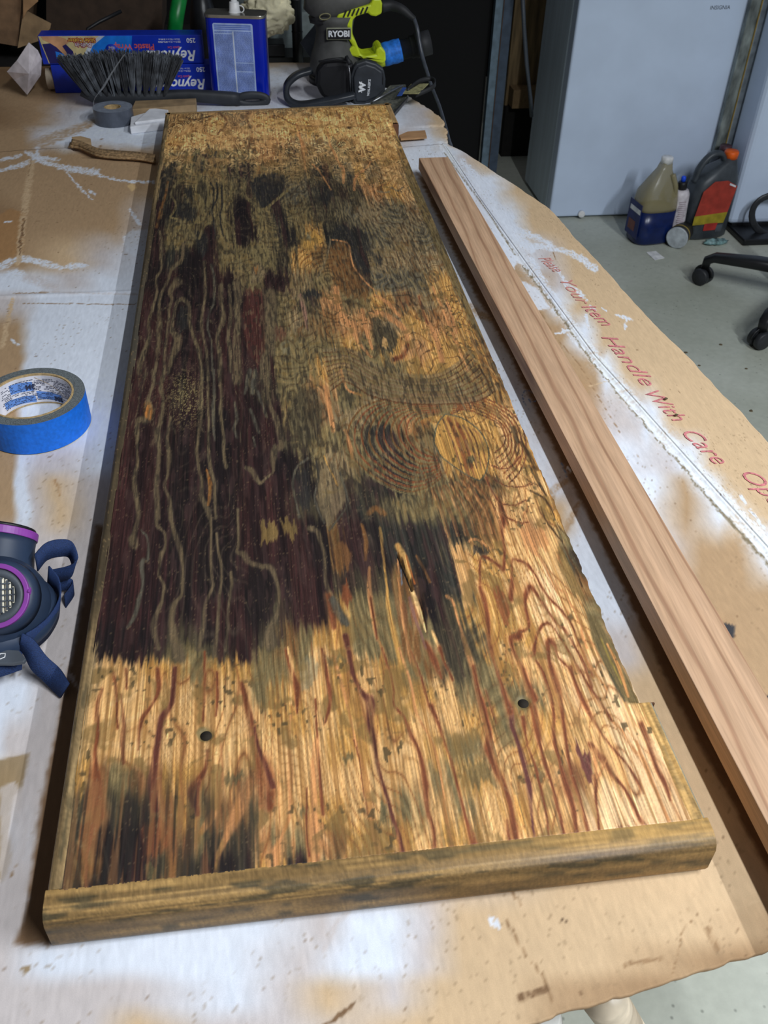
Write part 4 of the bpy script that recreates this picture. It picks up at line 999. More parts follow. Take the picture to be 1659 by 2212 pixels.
S = MB(); S.prism([(a0[0], a0[1]), (a0[0]+wv[0], a0[1]+wv[1]), (a0[0]+wv[0]+dv[0]*L, a0[1]+wv[1]+dv[1]*L), (a0[0]+dv[0]*L, a0[1]+dv[1]*L)], zt(OT)-.019, zt(OT)); S.build('strip', oakm(), ok_, bevel=.0007)
for t_ in (.12, .62, 1.12):
    q = a0+dv*t_+wv*.6; S = MB(); S.box((q[0], q[1], zt(T0)+.0095), (.018, .03, .015)); S.build('spacer', m_wood, ok_)
# ------------------------------------------------------------------ blue tape roll
tc_ = (-.0985, .603, zt(T0))
tr = thing('masking_tape_roll', 'roll of bright blue masking tape lying left of the board', 'tape', tc_)
m_blue = mat('blue_crepe', (22, 112, 222), .55, amt=.07, scale=200); m_tside = mat('tape_edge', (96, 102, 104), .8, amt=.25, scale=900); m_core = mat('core_card', (182, 156, 112), .8, scale=300)
R0, Ri, H = .0575, .0455, .039
def ring(ro, ri, z0, z1, n=72): return [(ro, z0), (ro, z1)], n
def tubeparts(MBo, ro, ri, z0, z1, n=72, M=None):
    V = []; Fc = []
    for r, z in ((ro, z0), (ro, z1), (ri, z1), (ri, z0)):
        for i in range(n):
            p = Vector((r*math.cos(2*math.pi*i/n), r*math.sin(2*math.pi*i/n), z)); V.append(M @ p if M is not None else p)
    for j in range(4):
        for i in range(n): Fc.append((j*n+i, j*n+(i+1) % n, ((j+1) % 4)*n+(i+1) % n, ((j+1) % 4)*n+i))
    return MBo.add(V, Fc)
S = MB(); tubeparts(S, R0, Ri+.0002, .0005, H-.0006); o = S.build('tape_winding', m_blue, tr, mats=[m_blue, m_tside])
for p in o.data.polygons:
    if abs(p.normal.z) > .7: p.material_index = 1
S = MB(); tubeparts(S, Ri, Ri-.0022, 0, H); S.build('cardboard_core', m_core, tr)
m_paperl = mat('core_label', (214, 214, 222), .6, bump=.02); m_lb = mat('label_blue', (96, 138, 206), .6, bump=0); m_ink = mat('label_ink', (44, 52, 78), .6, bump=0)
S = MB(); tubeparts(S, Ri-.0023, Ri-.0027, .002, H-.002); S.build('inner_label', m_paperl, tr)
def arc_patch(MBo, r, a0, a1, z0, z1, skew=0, n=10, th=.0002):
    V = []; Fc = []
    for i in range(n+1):
        a = a0+(a1-a0)*i/n; sk = skew*i/n
        for z in (z0, z1): V.append((r*math.cos(a), r*math.sin(a), z+sk))
    for i in range(n): Fc.append((2*i, 2*i+1, 2*i+3, 2*i+2))
    return MBo.add(V, Fc, True)
for (aa, bb, z0, z1, sk) in ((100, 135, .018, .030, .003), (58, 97, .003, .013, .004), (100, 150, .003, .012, .004)):
    S = MB(); arc_patch(S, Ri-.0029, math.radians(aa), math.radians(bb), z0, z1, sk); S.build('blue_band', m_lb, tr)
S = MB()
for r_ in range(15):
    z = .0055+r_*.0019
    if z > H-.004: break
    a = 28
    while a < 150:
        w_ = random.uniform(2, 6); 
        if random.random() < .72: arc_patch(S, Ri-.0030, math.radians(a), math.radians(a+w_), z, z+.0008, 0, 2)
        a += w_+random.uniform(.5, 1.5)
S.build('fine_print', m_ink, tr, kind='stuff')
for deg, z in ((104, .024), (64, .0075)):
    a = math.radians(deg); r = Ri-.0034
    M = frame((r*math.cos(a), r*math.sin(a), z), (math.sin(a)*-1, math.cos(a), 0), (0, 0, -1)); text('logo_print', '3M', .0085, M, m_ink, tr, bold=.0003)
S = MB(); arc_patch(S, Ri-.0031, math.radians(95), math.radians(30), H-.004, H-.0034, -.030, 20); S.build('seam_line', m_core, tr)
# ------------------------------------------------------------------ grey duct tape roll with a loose plastic tail
g = at(243, 270, T0-.0042+.002); gl = (g[0]+.002, g[1]+.026, zt(T0)-.0042)
gr = thing('duct_tape_roll', 'small grey duct tape roll left of the far end of the board', 'tape', gl)
m_gr = mat('grey_tape', (82, 88, 100), .3, amt=.1, scale=60); m_gr2 = mat('grey_tape_side', (128, 136, 150), .35, amt=.1, scale=120)
S = MB(); tubeparts(S, .0385, .0170, 0, .029, 56); o = S.build('tape_winding', m_gr, gr, mats=[m_gr, m_gr2])
for p in o.data.polygons:
    if abs(p.normal.z) > .7: p.material_index = 1
S = MB(); tubeparts(S, .0168, .0150, .001, .0285, 40); S.build('cardboard_core', m_core, gr)
N = NT('clear_film', .15, 0, .6); N.b.inputs['Base Color'].default_value = (.7, .74, .8, 1); N.b.inputs['Transmission Weight'].default_value = .75; N.b.inputs['Alpha'].default_value = .55; m_film = N.m
def ribbon(MBo, pts, wd, w, th=.0006, n=6):
    P = crv(pts, n); m = len(P); V = []; Fc = []
    wl = [Vector(wd)]*m if not isinstance(wd, list) else [Vector(a).lerp(Vector(b), f) for a, b, f in [(wd[min(int(i/n), len(wd)-2)], wd[min(int(i/n), len(wd)-2)+1], (i/n)-min(int(i/n), len(wd)-2)) for i in range(m)]]
    for i, p in enumerate(P):
        p = Vector(p); a = Vector(P[max(i-1, 0)]); b = Vector(P[min(i+1, m-1)]); t = (b-a).normalized(); d = wl[i].normalized(); nn = t.cross(d).normalized()
        for q in (-1, 1):
            V.append(p+d*w/2*q-nn*th/2); V.append(p+d*w/2*q+nn*th/2)
    for i in range(m-1):
        k = 4*i; Fc += [(k, k+2, k+6, k+4), (k+1, k+5, k+7, k+3), (k, k+4, k+5, k+1), (k+2, k+3, k+7, k+6)]
    Fc += [(0, 1, 3, 2), (4*m-4, 4*m-2, 4*m-1, 4*m-3)]
    return MBo.add(V, Fc, True)
S = MB(); y = gl[1]-.03; ribbon(S, [tuple(np.array(q_)-np.array(gl)) for q_ in [Yp(203, 235, y), Yp(204, 214, y+.0), Yp(222, 190, y+.01), Yp(243, 155, y+.015), Yp(268, 118, y+.02)]], [(0, 0, 1), (.5, 0, .8), (1, 0, .3), (1, 0, .5), (1, 0, .7)], .007, .0004); S.build('loose_film', m_film, gr)
# ------------------------------------------------------------------ scraps on the cardboard
m_wpaint = mat('white_painted_scrap', (222, 224, 230), .7, amt=.06)
p0 = A(283, 290, T0-.0042); S = MB(); sc = [A(283, 290, T0-.004), A(357, 281, T0-.004), A(359, 262, T0-.004), A(318, 258, T0-.004), A(285, 268, T0-.004)]
S.prism([(p[0], p[1]) for p in sc], zt(T0)-.0042, zt(T0)+.010); sc2 = [(p[0]+.006, p[1]+.006) for p in sc]; S.prism([(p[0]*.95+.0, p[1]+.004) for p in sc2][:4], zt(T0)+.010, zt(T0)+.0155)
o = S.build('painted_wood_scrap', m_wpaint, bevel=.0015); tag(o, 'chipped white-painted scrap against the far left corner of the board', 'scrap')
q0 = A(283, 252, T0-.004); S = MB(); sc = [A(285, 268, T0-.004), A(298, 258, T0-.004), A(425, 250, T0-.004), A(418, 228, T0-.004), A(284, 232, T0-.004)]
S.prism([(sc[0][0], 1.678), (sc[2][0], 1.70), (sc[2][0], 1.745), (sc[0][0]+.004, 1.735)], zt(T0)-.0042, zt(T0)+.017); o = S.build('wood_offcut', mat('beige_offcut', (150, 126, 94), .8), bevel=.001)
tag(o, 'flat beige offcut between the grey tape roll and the brush handle', 'wood scrap')
sp = thing('torn_cardboard_strip', 'crumpled torn strip of corrugated cardboard left of the board', 'cardboard', A(240, 330, T0))
for k, (dy, dz, w_) in enumerate(((0, .003, .020), (-.004, .0065, .015), (.002, .0095, .017))):
    S = MB(); pts = [A(150+k*3, 318, T0), A(175, 322, T0), A(212, 338, T0), A(250, 343, T0), A(300, 347, T0), A(337, 352, T0)]
    pts = [(p[0], p[1]+dy+random.uniform(-.002, .002), zt(T0)+dz+random.uniform(-.0008, .001)) for p in pts]; ribbon(S, pts, (0, 1, .25 if k else .05), w_, .0014, 5); S.build('layer', mat('torn_kraft', (158-k*10, 128-k*8, 92-k*6), .9, amt=.25, scale=200, bump=.4), sp)
S = MB(); S.prism([(p[0], p[1]) for p in (A(157, 308, T0), A(176, 306, T0), A(198, 312, T0), A(200, 326, T0), A(160, 318, T0))], zt(T0)+.009, zt(T0)+.0105); S.build('torn_flap', mat('torn_kraft_top', (180, 150, 112), .9), sp)
# ------------------------------------------------------------------ respirator
m_navy = mat('navy_rubber', (40, 54, 76), .5, amt=.1, scale=30); m_pur = mat('purple_plastic', (138, 66, 158), .45, amt=.08); m_gry = mat('dark_grey_plastic', (78, 84, 92), .5); m_strap = mat('navy_webbing', (28, 48, 88), .8, amt=.25, scale=900, stretch=(1, 1, 3), bump=.5)
bc = np.array(at(-6, 1306, -.006)); rs = thing('respirator_mask', 'navy half-face respirator with purple filter rings at the left edge', 'respirator', (bc[0], bc[1], zt(T0)))
view = Vector(tuple(CAM-bc)).normalized()
def blob(MBo, c, r, n=40, m=20, f=None, M=None):
    V = []; Fc = []
    for j in range(m+1):
        ph = math.pi*j/m
        for i in range(n):
            th = 2*math.pi*i/n; p = Vector((math.sin(ph)*math.cos(th), math.sin(ph)*math.sin(th), math.cos(ph)))
            if f: p = f(p)
            p = Vector((p.x*r[0], p.y*r[1], p.z*r[2])); p = (M @ p) if M is not None else p; V.append(p+Vector(c))
    for j in range(m):
        for i in range(n): Fc.append((j*n+i, j*n+(i+1) % n, (j+1)*n+(i+1) % n, (j+1)*n+i))
    return MBo.add(V, Fc, True)
S = MB(); blob(S, (bc[0]-.004, bc[1]-.002, zt(-.003)), (.049, .046, .036), f=lambda p: Vector((p.x*(1-.12*p.y), p.y, p.z))); blob(S, (bc[0]-.006, bc[1]-.004, zt(-.014)), (.055, .050, .024)); S.build('face_piece', m_navy, rs)
nrm = Vector((.10, -.62, .78)).normalized(); fc = Vector(tuple(at(-8, 1288, .030))); fr = frame(fc, Vector((1, 0, 0)), nrm.cross(Vector((1, 0, 0))))
S = MB(); S.lathe([(.031, -.016), (.030, -.004), (.0262, .0)], 48, fr); S.build('filter_seat', m_navy, rs)
S = MB(); tubeparts(S, .0262, .0222, -.002, .0035, 60, fr); S.box(tuple(fr @ Vector((.0262, .002, .002))), (.0022, .005, .004)); S.build('retainer_ring', m_pur, rs, bevel=.0006)
S = MB(); S.lathe([(.0222, -.001), (.0222, .0012), (.0160, .0022), (.0158, .0008), (.0, .0006)], 48, fr); cap = S.build('filter_cap', m_gry, rs)
S = MB()
for i in range(-3, 4):
    L_ = math.sqrt(max(.0150**2-(i*.0046)**2, 1e-6)); S.box(tuple(fr @ Vector((i*.0046, 0, .0030))), (.0011, L_*2, .0012), rot=fr.to_3x3()); S.box(tuple(fr @ Vector((0, i*.0046, .0030))), (L_*2, .0011, .0012), rot=fr.to_3x3())
S.build('grille', m_gry, cap)
S = MB()
for i in range(-5, 6):
    L_ = math.sqrt(max(.0150**2-(i*.0027)**2, 1e-6)); S.sweep([fr @ Vector((i*.0027, -L_, .0012)), fr @ Vector((i*.0027, L_, .0012))], .0010, 8)
S.build('pleated_filter', mat('filter_paper', (226, 220, 200), .8), cap)
n2 = Vector((.16, .80, .58)).normalized(); f2c = Vector(tuple(at(4, 1163, .012))); fr2 = frame(f2c, Vector((1, -.2, 0)), n2.cross(Vector((1, -.2, 0))))
S = MB(); S.lathe([(.034, -.040), (.0305, -.022), (.0288, -.006), (.0290, .0)], 48, fr2); S.build('filter_neck', m_navy, rs)
S = MB(); tubeparts(S, .0300, .0260, 0, .0070, 60, fr2); S.build('retainer_ring', m_pur, rs, bevel=.0006)
S = MB(); S.lathe([(.0285, .0072), (.0270, .0100), (.020, .0108), (0, .0108)], 40, fr2); S.build('filter_cap', m_black, rs)
def As(px, py, z): return A(px, py, z)
S = MB(); ribbon(S, [As(78, 1216, .006), As(100, 1192, .010), As(128, 1184, .008), As(152, 1188, .004), As(162, 1218, -.004), As(150, 1236, -.012), As(112, 1246, -.018)], [(0, .35, 1), (.1, .4, 1), (.1, .5, 1), (.3, .3, 1), (.5, 0, 1), (.2, 0, 1), (0, 0, 1)], .016, .0014); S.build('strap', m_strap, rs)
S = MB(); ribbon(S, [As(104, 1246, -.010), As(124, 1272, -.014), As(128, 1310, -.016), As(108, 1350, -.016), As(78, 1378, -.014), As(55, 1392, -.012)], (.25, .1, 1), .024, .0014); S.build('strap', m_strap, rs)
S = MB(); ribbon(S, [As(120, 1262, -.030), As(148, 1262, -.030), As(158, 1272, -.032), As(140, 1300, -.036)], (0, .5, .8), .012, .0012); S.build('strap', m_strap, rs)
S = MB(); ribbon(S, [As(44, 1384, -.006), As(62, 1398, -.012), As(84, 1432, -.022), As(112, 1458, -.030), As(140, 1492, -.032)], [(.4, .1, 1), (.6, .3, .8), (.8, .5, .5), (.7, .6, .4), (.6, .2, .9)], .016, .0014); S.build('strap', m_strap, rs)
S = MB(); ribbon(S, [As(-40, 1448, -.018), As(0, 1440, -.018), As(48, 1424, -.020)], (0, .8, .5), .017, .0014); S.build('strap', m_strap, rs)
S = MB(); bk = [As(-30, 1402, -.012), As(8, 1398, -.012), As(14, 1406, -.012), As(42, 1408, -.012), As(58, 1428, -.013), As(54, 1436, -.014), As(30, 1440, -.014), As(-30, 1440, -.014)]
S.prism([(p[0], p[1]) for p in bk], zt(-.0135), zt(-.0100)); S.build('buckle', m_gry, rs, bevel=.0008)
S = MB(); q = As(2, 1416, -.009); S.sweep([(q[0]+dx, q[1]+dy, zt(-.0098)) for dx, dy in ((-.003, -.001), (-.001, .0028), (.0028, .0025), (.003, -.0012), (0, -.003))], .0004, 6, closed=True); S.build('moulded_mark', m_white, rs)
# ------------------------------------------------------------------ plastic wrap cartons
m_bx = mat('carton_blue', (22, 52, 176), .35, amt=.06, bump=.02); m_cy = mat('carton_sky', (30, 120, 220), .35, bump=.02); m_cream = mat('carton_cream', (206, 190, 140), .4, bump=.02); m_navyp = mat('carton_navy', (36, 34, 96), .4, bump=.02)
m_skin = mat('printed_skin', (200, 150, 112), .5, bump=.02); m_wp = mat('print_white', (226, 232, 244), .5, bump=0); m_rp = mat('print_coral', (226, 96, 92), .5, bump=0); m_yp = mat('print_yellow', (236, 196, 70), .5, bump=0); m_mag = mat('print_crimson', (150, 34, 64), .5, bump=0); m_endb = mat('carton_end', (70, 58, 78), .6); m_silver = mat('print_silver', (190, 200, 214), .4, bump=0)
def wrap_box(loc, rz, label, full, yb):
    t = thing('plastic_wrap_carton', label, 'carton', loc, rz, 'plastic wrap cartons'); Lx, Ly, Hh = .335, .045, .0555
    S = MB(); S.box((0, Ly/2, Hh/2), (Lx, Ly, Hh), b=.0012); S.build('carton_body', m_bx, t)
    f = lambda x, z, d=.0004: frame((x, -d, z), (-1, 0, 0), (0, 0, -1))         # print stands on its head
    def pp(name, pts, m, d=.0003):                                              # flat print, local x / z from the left top
        S = MB(); S.prism([(p[0]-Lx/2, Hh-p[1]) for p in pts], 0, .0002, frame((0, -d, 0), (1, 0, 0), (0, 0, 1))); S.build(name, m, t)
    text('brand_print', 'Reynolds', .029, f(.100, .0165), m_wp, t, shear=.28, bold=.0006, ax='CENTER'); text('small_print', '250', .0125, f(.145, .0455), m_wp, t, bold=.0002)
    text('small_print', 'Quick Cut', .0062, f(.108, .0315), m_rp, t); text('small_print', '250 ft x 12 in BPA-FREE', .0048, f(.100, .0425), m_wp, t); text('small_print', '23.2 m / 76.2 m x 30.48 cm', .0040, f(.100, .0475), m_wp, t)
    if full:
        text('brand_print', 'KITCHENS', .0150, f(.010, .0165), m_wp, t, bold=.0003); text('product_print', 'Plastic Wrap', .0165, f(.025, .0335), m_rp, t, bold=.0003)
        arc = [(.150-.03*math.cos(a), .0545-.054*math.sin(a)) for a in np.linspace(0, 1.57, 10)]
        pp('cream_panel', [(.001, .001), (.124, .001), (.100, .018), (.088, .036), (.084, .0535), (.012, .0535)], m_cream, .0002)
        pp('silver_swoosh', [(.124, .001), (.136, .001), (.108, .020), (.096, .040), (.093, .0535), (.084, .0535), (.088, .036), (.100, .018)], m_silver)
        pp('sky_panel', [(.136, .001), (.192, .001), (.180, .0535), (.093, .0535), (.096, .040), (.108, .020)], m_cy)
        pp('navy_panel', [(.006, .016), (.050, .012), (.066, .030), (.068, .0535), (.014, .0535)], m_navyp, .0005)
        pp('hand_print', [(.006, .001), (.040, .001), (.056, .006), (.060, .014), (.050, .018), (.046, .020), (.053, .034), (.051, .039), (.046, .036), (.034, .022), (.022, .014), (.010, .008)], m_skin, .0007)
        pp('cutter_print', [(.030, .030), (.056, .038), (.062, .044), (.052, .050), (.030, .044)], m_cy, .0006)
        text('red_print', 'Slide Cutter', .0115, f(-.080, .0465, .0007), m_mag, t, bold=.0013); text('yellow_print', 'Slide Cutter', .0115, f(-.080, .0465, .0010), m_yp, t)
        text('red_print', 'Built-in', .0115, f(-.078, .0375, .0007), m_mag, t, shear=.2, bold=.0012); text('white_print', 'Built-in', .0115, f(-.078, .0375, .0010), m_wp, t, shear=.2)
        S = MB(); S.lathe([(.0132, 0), (.0132, .0002)], 28, frame((-.022, -.0006, .026), (1, 0, 0), (0, 0, 1))); S.build('round_badge', m_bx, t)
        for i, w_ in enumerate(('CLEAN', 'CUT', 'EVERY', 'TIME')): text('badge_print', w_, .0050, f(-.022, .0195+i*.0045, .0009), m_cream, t)
    S = MB(); S.box((-Lx/2-.0003, Ly/2, Hh/2), (.0004, Ly*.94, Hh*.94)); S.build('end_flap', m_endb, t)
    return t
by = 1.872
wrap_box((ony(85, 100, by)[0]+.1675, by, zt(T0)-.0042+.0565), math.radians(-1.0), 'upper blue plastic wrap carton showing a printed hand and slide cutter', True, by)
low = wrap_box((ony(85, 100, by)[0]+.182, by-.004, zt(T0)-.0042), math.radians(-1.0), 'lower blue plastic wrap carton with a cardboard tube sticking out', False, by)
S = MB(); ty = by+.022; c0 = Vector(Yp(101, 160, ty)); c1 = Vector(Yp(190, 166, ty)); c0.z = c1.z = zt(T0)-.0042+.0235; M = frame(c0, (0, 1, 0), (0, 0, 1))
core = thing('wrap_roll_core', 'beige cardboard roll core with clear film poking from the lower wrap carton', 'tube', (c0.x, c0.y, zt(T0)-.0042))
S = MB(); tubeparts(S, .0215, .0190, 0, .075, 40, M); S.build('core_tube', mat('grey_card_tube', (176, 162, 142), .6), core)
S = MB(); tubeparts(S, .0222, .0216, .019, .072, 40, M); S.build('film_winding', m_film, core)
# torn flap piece
S = MB(); yq = 1.86; pts = [Yp(*p, yq) for p in ((62, 92), (80, 112), (88, 132), (87, 165), (62, 199), (30, 172), (15, 155), (38, 128))]
V = [(p[0], p[1]+d, p[2]) for p, d in zip(pts, (0, .01, .015, .01, -.02, .0, .0, -.01))]; V.append((pts[1][0]-.02, yq-.028, pts[1][2]-.035)); nV = len(V)
V += [(p[0], p[1]+.0012, p[2]+.0004) for p in V]; S.add(V, [(i, (i+1) % 8, 8) for i in range(8)]+[(9+(i+1) % 8, 9+i, 17) for i in range(8)]+[(i, 9+i, 9+(i+1) % 8, (i+1) % 8) for i in range(8)])
o = S.build('torn_white_flap', mat('white_board_scrap', (208, 200, 204), .8)); tag(o, 'crumpled white torn carton flap left of the blue wrap cartons', 'cardboard')
# ------------------------------------------------------------------ hand brush
yb = 1.765; br = thing('bench_brush', 'dusty dark grey bench brush lying bristles up behind the board', 'brush', Yp(380, 225, yb)[:2]+(zt(T0)-.0042,))
m_bh = mat('brush_plastic', (46, 49, 54), .55, amt=.12); S = MB()
hp = [(176, 196), (200, 206), (260, 212), (340, 213), (375, 208), (410, 206), (450, 209), (500, 213), (540, 216), (572, 217)]; rr = [.010, .013, .0145, .0145, .0125, .0115, .0125, .0135, .0140, .0105]
S.sweep([Yp(a, b, yb) for a, b in hp[:8]+[(518, 215)]], [(r*.9, r) for r in rr[:8]+[.0125]], 16, prof=.7); S.build('handle', m_bh, br)
S = MB(); lc = Vector(Yp(545, 216, yb)); S.sweep([(lc.x+.031*math.cos(a), yb, lc.z+.0098*math.sin(a)) for a in np.linspace(0, 2*math.pi, 28, endpoint=False)], [(.008, .0050)]*28, 10, up=(0, 1, 0), closed=True); S.build('hanging_loop', m_bh, br)
m_bris = mat('bristles', (84, 88, 94), .7, amt=.35, scale=60); m_bris2 = mat('dark_bristles', (56, 58, 62), .7, amt=.3, scale=60)
tufts = 13
for k in range(tufts):
    for row in range(3):
        bx = 192+(355-192)*k/(tufts-1); tx = 140+(382-140)*k/(tufts-1)+random.uniform(-3, 3); ty_ = 122-10*math.sin(math.pi*k/(tufts-1))+random.uniform(-3, 3)+row*3
        S = MB(); b = Vector(Yp(bx, 204, yb)); t = Vector(Yp(tx, ty_, yb)); b.y += (row-1)*.010; t.y += (row-1)*.018
        for j in range(46):
            a1 = random.uniform(0, 6.28); r1 = random.uniform(.3, 1); e = t+Vector((math.cos(a1)*.0150*r1, math.sin(a1)*.012, random.uniform(-.007, .005))); s0 = b+Vector((math.cos(a1)*.0025, math.sin(a1)*.0025, 0)); mid = (s0+e)/2+Vector((random.uniform(-.002, .002), 0, 0))
            S.sweep([s0, mid, e], [.0008, .0010, .0008], 4, smooth=False)
        S.build('bristle_tuft', m_bris if (k+row) % 3 else m_bris2, br, kind='stuff')
# ------------------------------------------------------------------ blue solvent can
cp = Yp(521, 217, 1.802); can = thing('solvent_can', 'blue oblong metal solvent can with white spout cap and ingredient label', 'can', (cp[0]+.002, cp[1]+.028, zt(T0)-.0042), math.radians(-9))
m_cb = mat('can_blue', (8, 34, 168), .25, amt=.04, scale=12, bump=.02); w, d, h, rc = .061, .0285, .163, .014
def rrect(w, d, r, n=6): return [(sx*(w-r)+r*math.cos(a), sy*(d-r)+r*math.sin(a)) for (sx, sy, a0) in ((1, 1, 0), (-1, 1, 90), (-1, -1, 180), (1, -1, 270)) for a in [math.radians(a0+90*i/n) for i in range(n+1)]]
S = MB(); S.prism(rrect(w, d, rc), .004, h-.005); S.build('can_body', m_cb, can, bevel=.0006)
m_tin = mat('tinplate', (170, 168, 160), .3, .85, amt=.1)
S = MB(); S.prism(rrect(w+.0012, d+.0012, rc), 0, .005); S.build('bottom_rim', m_tin, can, bevel=.0008); S = MB(); S.prism(rrect(w+.0012, d+.0012, rc), h-.006, h); S.build('top_rim', m_tin, can, bevel=.0008)
S = MB(); S.prism(rrect(w-.003, d-.003, rc-.002), h-.004, h-.0022); S.build('can_top', m_tin, can)
S = MB(); S.lathe([(.0125, h-.003), (.0125, h+.001), (.0110, h+.0015), (.0098, h+.018), (.009, h+.019), (.0062, h+.0195), (.0058, h+.036)], 24, Matrix.Translation((-.002, 0, 0))); S.sweep([(.007+.009+.0075*math.cos(a)-.006, -.002, h+.006+.0065*math.sin(a)) for a in np.linspace(0, 6.28, 16, endpoint=False)], .0012, 8, up=(0, 1, 0), closed=True); S.build('spout_cap', m_white, can)
m_lab = mat('pale_label', (166, 186, 226), .5, bump=.02); m_labt = mat('label_text', (92, 116, 190), .5, bump=0); lx, lz0, lz1 = .041, .012, .148
S = MB(); S.prism(rrect(lx, (lz1-lz0)/2, .004), 0, .0003, frame((-.004, -d-.0001, (lz0+lz1)/2), (1, 0, 0), (0, 0, 1))); lab = S.build('label', m_lab, can)
S = MB(); Mx = frame((-.004, -d-.0005, (lz0+lz1)/2), (1, 0, 0), (0, 0, 1)); hz = (lz1-lz0)/2
S2 = MB()
for colx in (0, 1):
    zz = hz-.016
    while zz > -hz+.004:
        xx = -lx+.003 if colx == 0 else .002; xe = -.002 if colx == 0 else lx-.003
        if random.random() > .06:
            while xx < xe:
                ww = random.uniform(.002, .007); S.prism([(xx, zz), (min(xx+ww, xe), zz), (min(xx+ww, xe), zz+.0011), (xx, zz+.0011)], 0, .0002, Mx); xx += ww+.0007
        zz -= .0019
for zz in (hz-.005, hz-.0085, hz-.012): S.prism([(-lx+.003, zz), (lx-.004, zz), (lx-.004, zz+.0022), (-lx+.003, zz+.0022)], 0, .0002, Mx)
S.build('label_print', m_labt, lab, kind='stuff')
S = MB(); S.prism([(-.0008, -hz+.002), (.0004, -hz+.002), (.0004, hz-.016), (-.0008, hz-.016)], .0001, .0003, Mx); S.build('label_divider', m_wp, lab)
S = MB(); S.box((w+.0012, -.002, h/2), (.0012, .003, h-.012)); S.build('side_seam', m_tin, can)
# ------------------------------------------------------------------ random orbit sander
ys = 1.93; m_lime = mat('lime_plastic', (196, 214, 40), .4, amt=.06, bump=.03); m_ov = mat('grey_overmould', (78, 78, 76), .6, amt=.12); m_ovd = mat('dark_overmould', (44, 44, 46), .6)
sc_ = Yp(728, 100, ys); sd = thing('orbital_sander', 'lime green and grey palm sander with taped dust port', 'power tool', (sc_[0], sc_[1], zt(T0)-.0042))
cxs = sc_[0]; zz = lambda py: Yp(728, py, ys)[2]; hw = lambda a: (Yp(728+a, 100, ys)[0]-Yp(728, 100, ys)[0])
S = MB(); S.lathe([(hw(58), zt(T0)-.0042), (hw(58), zt(T0)+.008), (hw(54), zt(T0)+.011)], 40, Matrix.Translation((cxs-.004, ys, 0))); S.build('sanding_pad', m_black, sd)
S = MB(); S.lathe([(hw(50), zt(T0)+.011), (hw(54), zz(140)), (hw(50), zz(118)), (hw(44), zz(98)), (hw(38), zz(70)), (hw(42), zz(44)), (hw(46), zz(30))], 40, Matrix.Translation((cxs-.006, ys, 0))); S.build('motor_housing', m_ov, sd)
S = MB(); S.sweep([Yp(664, 26, ys), Yp(672, 16, ys), Yp(700, 6, ys), Yp(740, 0, ys), Yp(775, -2, ys), Yp(806, 0, ys)], [(.012, .012), (.030, .028), (.038, .036), (.036, .031), (.028, .020), (.020, .014)], 24, prof=.8); S.build('palm_grip', m_ov, sd)
S = MB(); S.sweep([Yp(668, 42, ys), Yp(685, 38, ys), Yp(712, 40, ys)], [(.014, .006), (.036, .012), (.036, .012)], 16, prof=.7); S.build('switch_housing', m_ovd, sd)
S = MB(); c = Yp(702, 36, ys-.043); S.sweep([(c[0]+.0115*math.cos(a)+.002*math.sin(a), c[1], c[2]+.006*math.sin(a)) for a in np.linspace(0, 6.28, 20, endpoint=False)], .0013, 6, closed=True, up=(0, 1, 0)); S.build('switch_frame', mat('olive_rim', (120, 116, 84), .5), sd)
def plate(name, pxs, y0, y1, m, bev, par=sd):
    S = MB(); S.prism([(lambda q: (q[0], q[2]))(Yp(a, b, y0)) for a, b in pxs], 0, y1-y0, frame((0, y1, 0), (1, 0, 0), (0, 0, 1))); return S.build(name, m, par, bevel=bev)
gp = plate('handle_bridge', [(722, 52), (731, 30), (800, 10), (806, -3), (822, -3), (826, 8), (825, 30), (812, 36), (800, 34), (795, 28), (770, 36), (762, 44), (761, 62), (762, 80), (768, 88), (779, 116), (786, 122), (812, 118), (812, 108), (822, 100), (833, 112), (834, 132), (826, 138), (800, 130), (770, 124), (738, 116), (762, 100), (752, 84), (752, 60), (732, 60)], ys-.034, ys+.030, m_lime, .004)
S = MB()
for i in range(6):
    q = Yp(745+i*9.2, 30-i*1.6, ys-.0345); S.box((q[0], q[1]-.0004, q[2]), (.0034, .0012, .0145), rot=Matrix.Rotation(.45, 3, 'Y'))
S.build('air_vents', m_black, sd)
q = Yp(732, 73, ys-.046); S = MB(); S.box((q[0], q[1]+.001, q[2]), (.054, .005, .0235), b=.0015); S.build('badge_frame', mat('badge_rim', (140, 142, 120), .5), sd)
S = MB(); S.box((q[0], q[1]-.001, q[2]), (.050, .003, .0205), b=.001); S.build('name_badge', m_black, sd)
text('badge_lettering', 'RYOBI', .0165, frame((q[0], q[1]-.0028, q[2]), (1, 0, .0), (0, 0, 1)), m_wp, sd, bold=.0006)
a_, b_ = Vector(Yp(822, 120, ys)), Vector(Yp(866, 108, ys)); S = MB(); S.sweep([a_-(b_-a_)*.25, a_, b_], [.0235, .0235, .0225], 28); S.build('dust_port', m_lime, sd)
dr = (b_-a_).normalized(); S = MB(); L_ = (b_-a_).length
S.sweep([a_+dr*L_*k/8 for k in range(1, 9)], [.0245+random.uniform(-.0006, .0008) for k in range(8)], 28); S.build('blue_tape_wrap', mat('blue_tape_wrap', (36, 112, 206), .6, amt=.15, scale=120, bump=.5), sd)
S = MB(); S.sweep([b_, b_+dr*.022, b_+dr*.0222, b_+dr*.034, b_+dr*.0342, b_+dr*.068], [.0205, .0205, .0235, .0235, .0262, .0255], 28); S.build('hose_adapter', m_blk2, sd)
S = MB(); S.sweep(crv([Yp(824, 14, ys), Yp(845, 12, ys), Yp(868, 20, ys-.01), Yp(884, 33, ys-.015), Yp(895, 42, ys-.02)]), [.0125-.0065*i/24 for i in range(25)], 14); S.build('cord_strain_relief', m_blk2, sd)
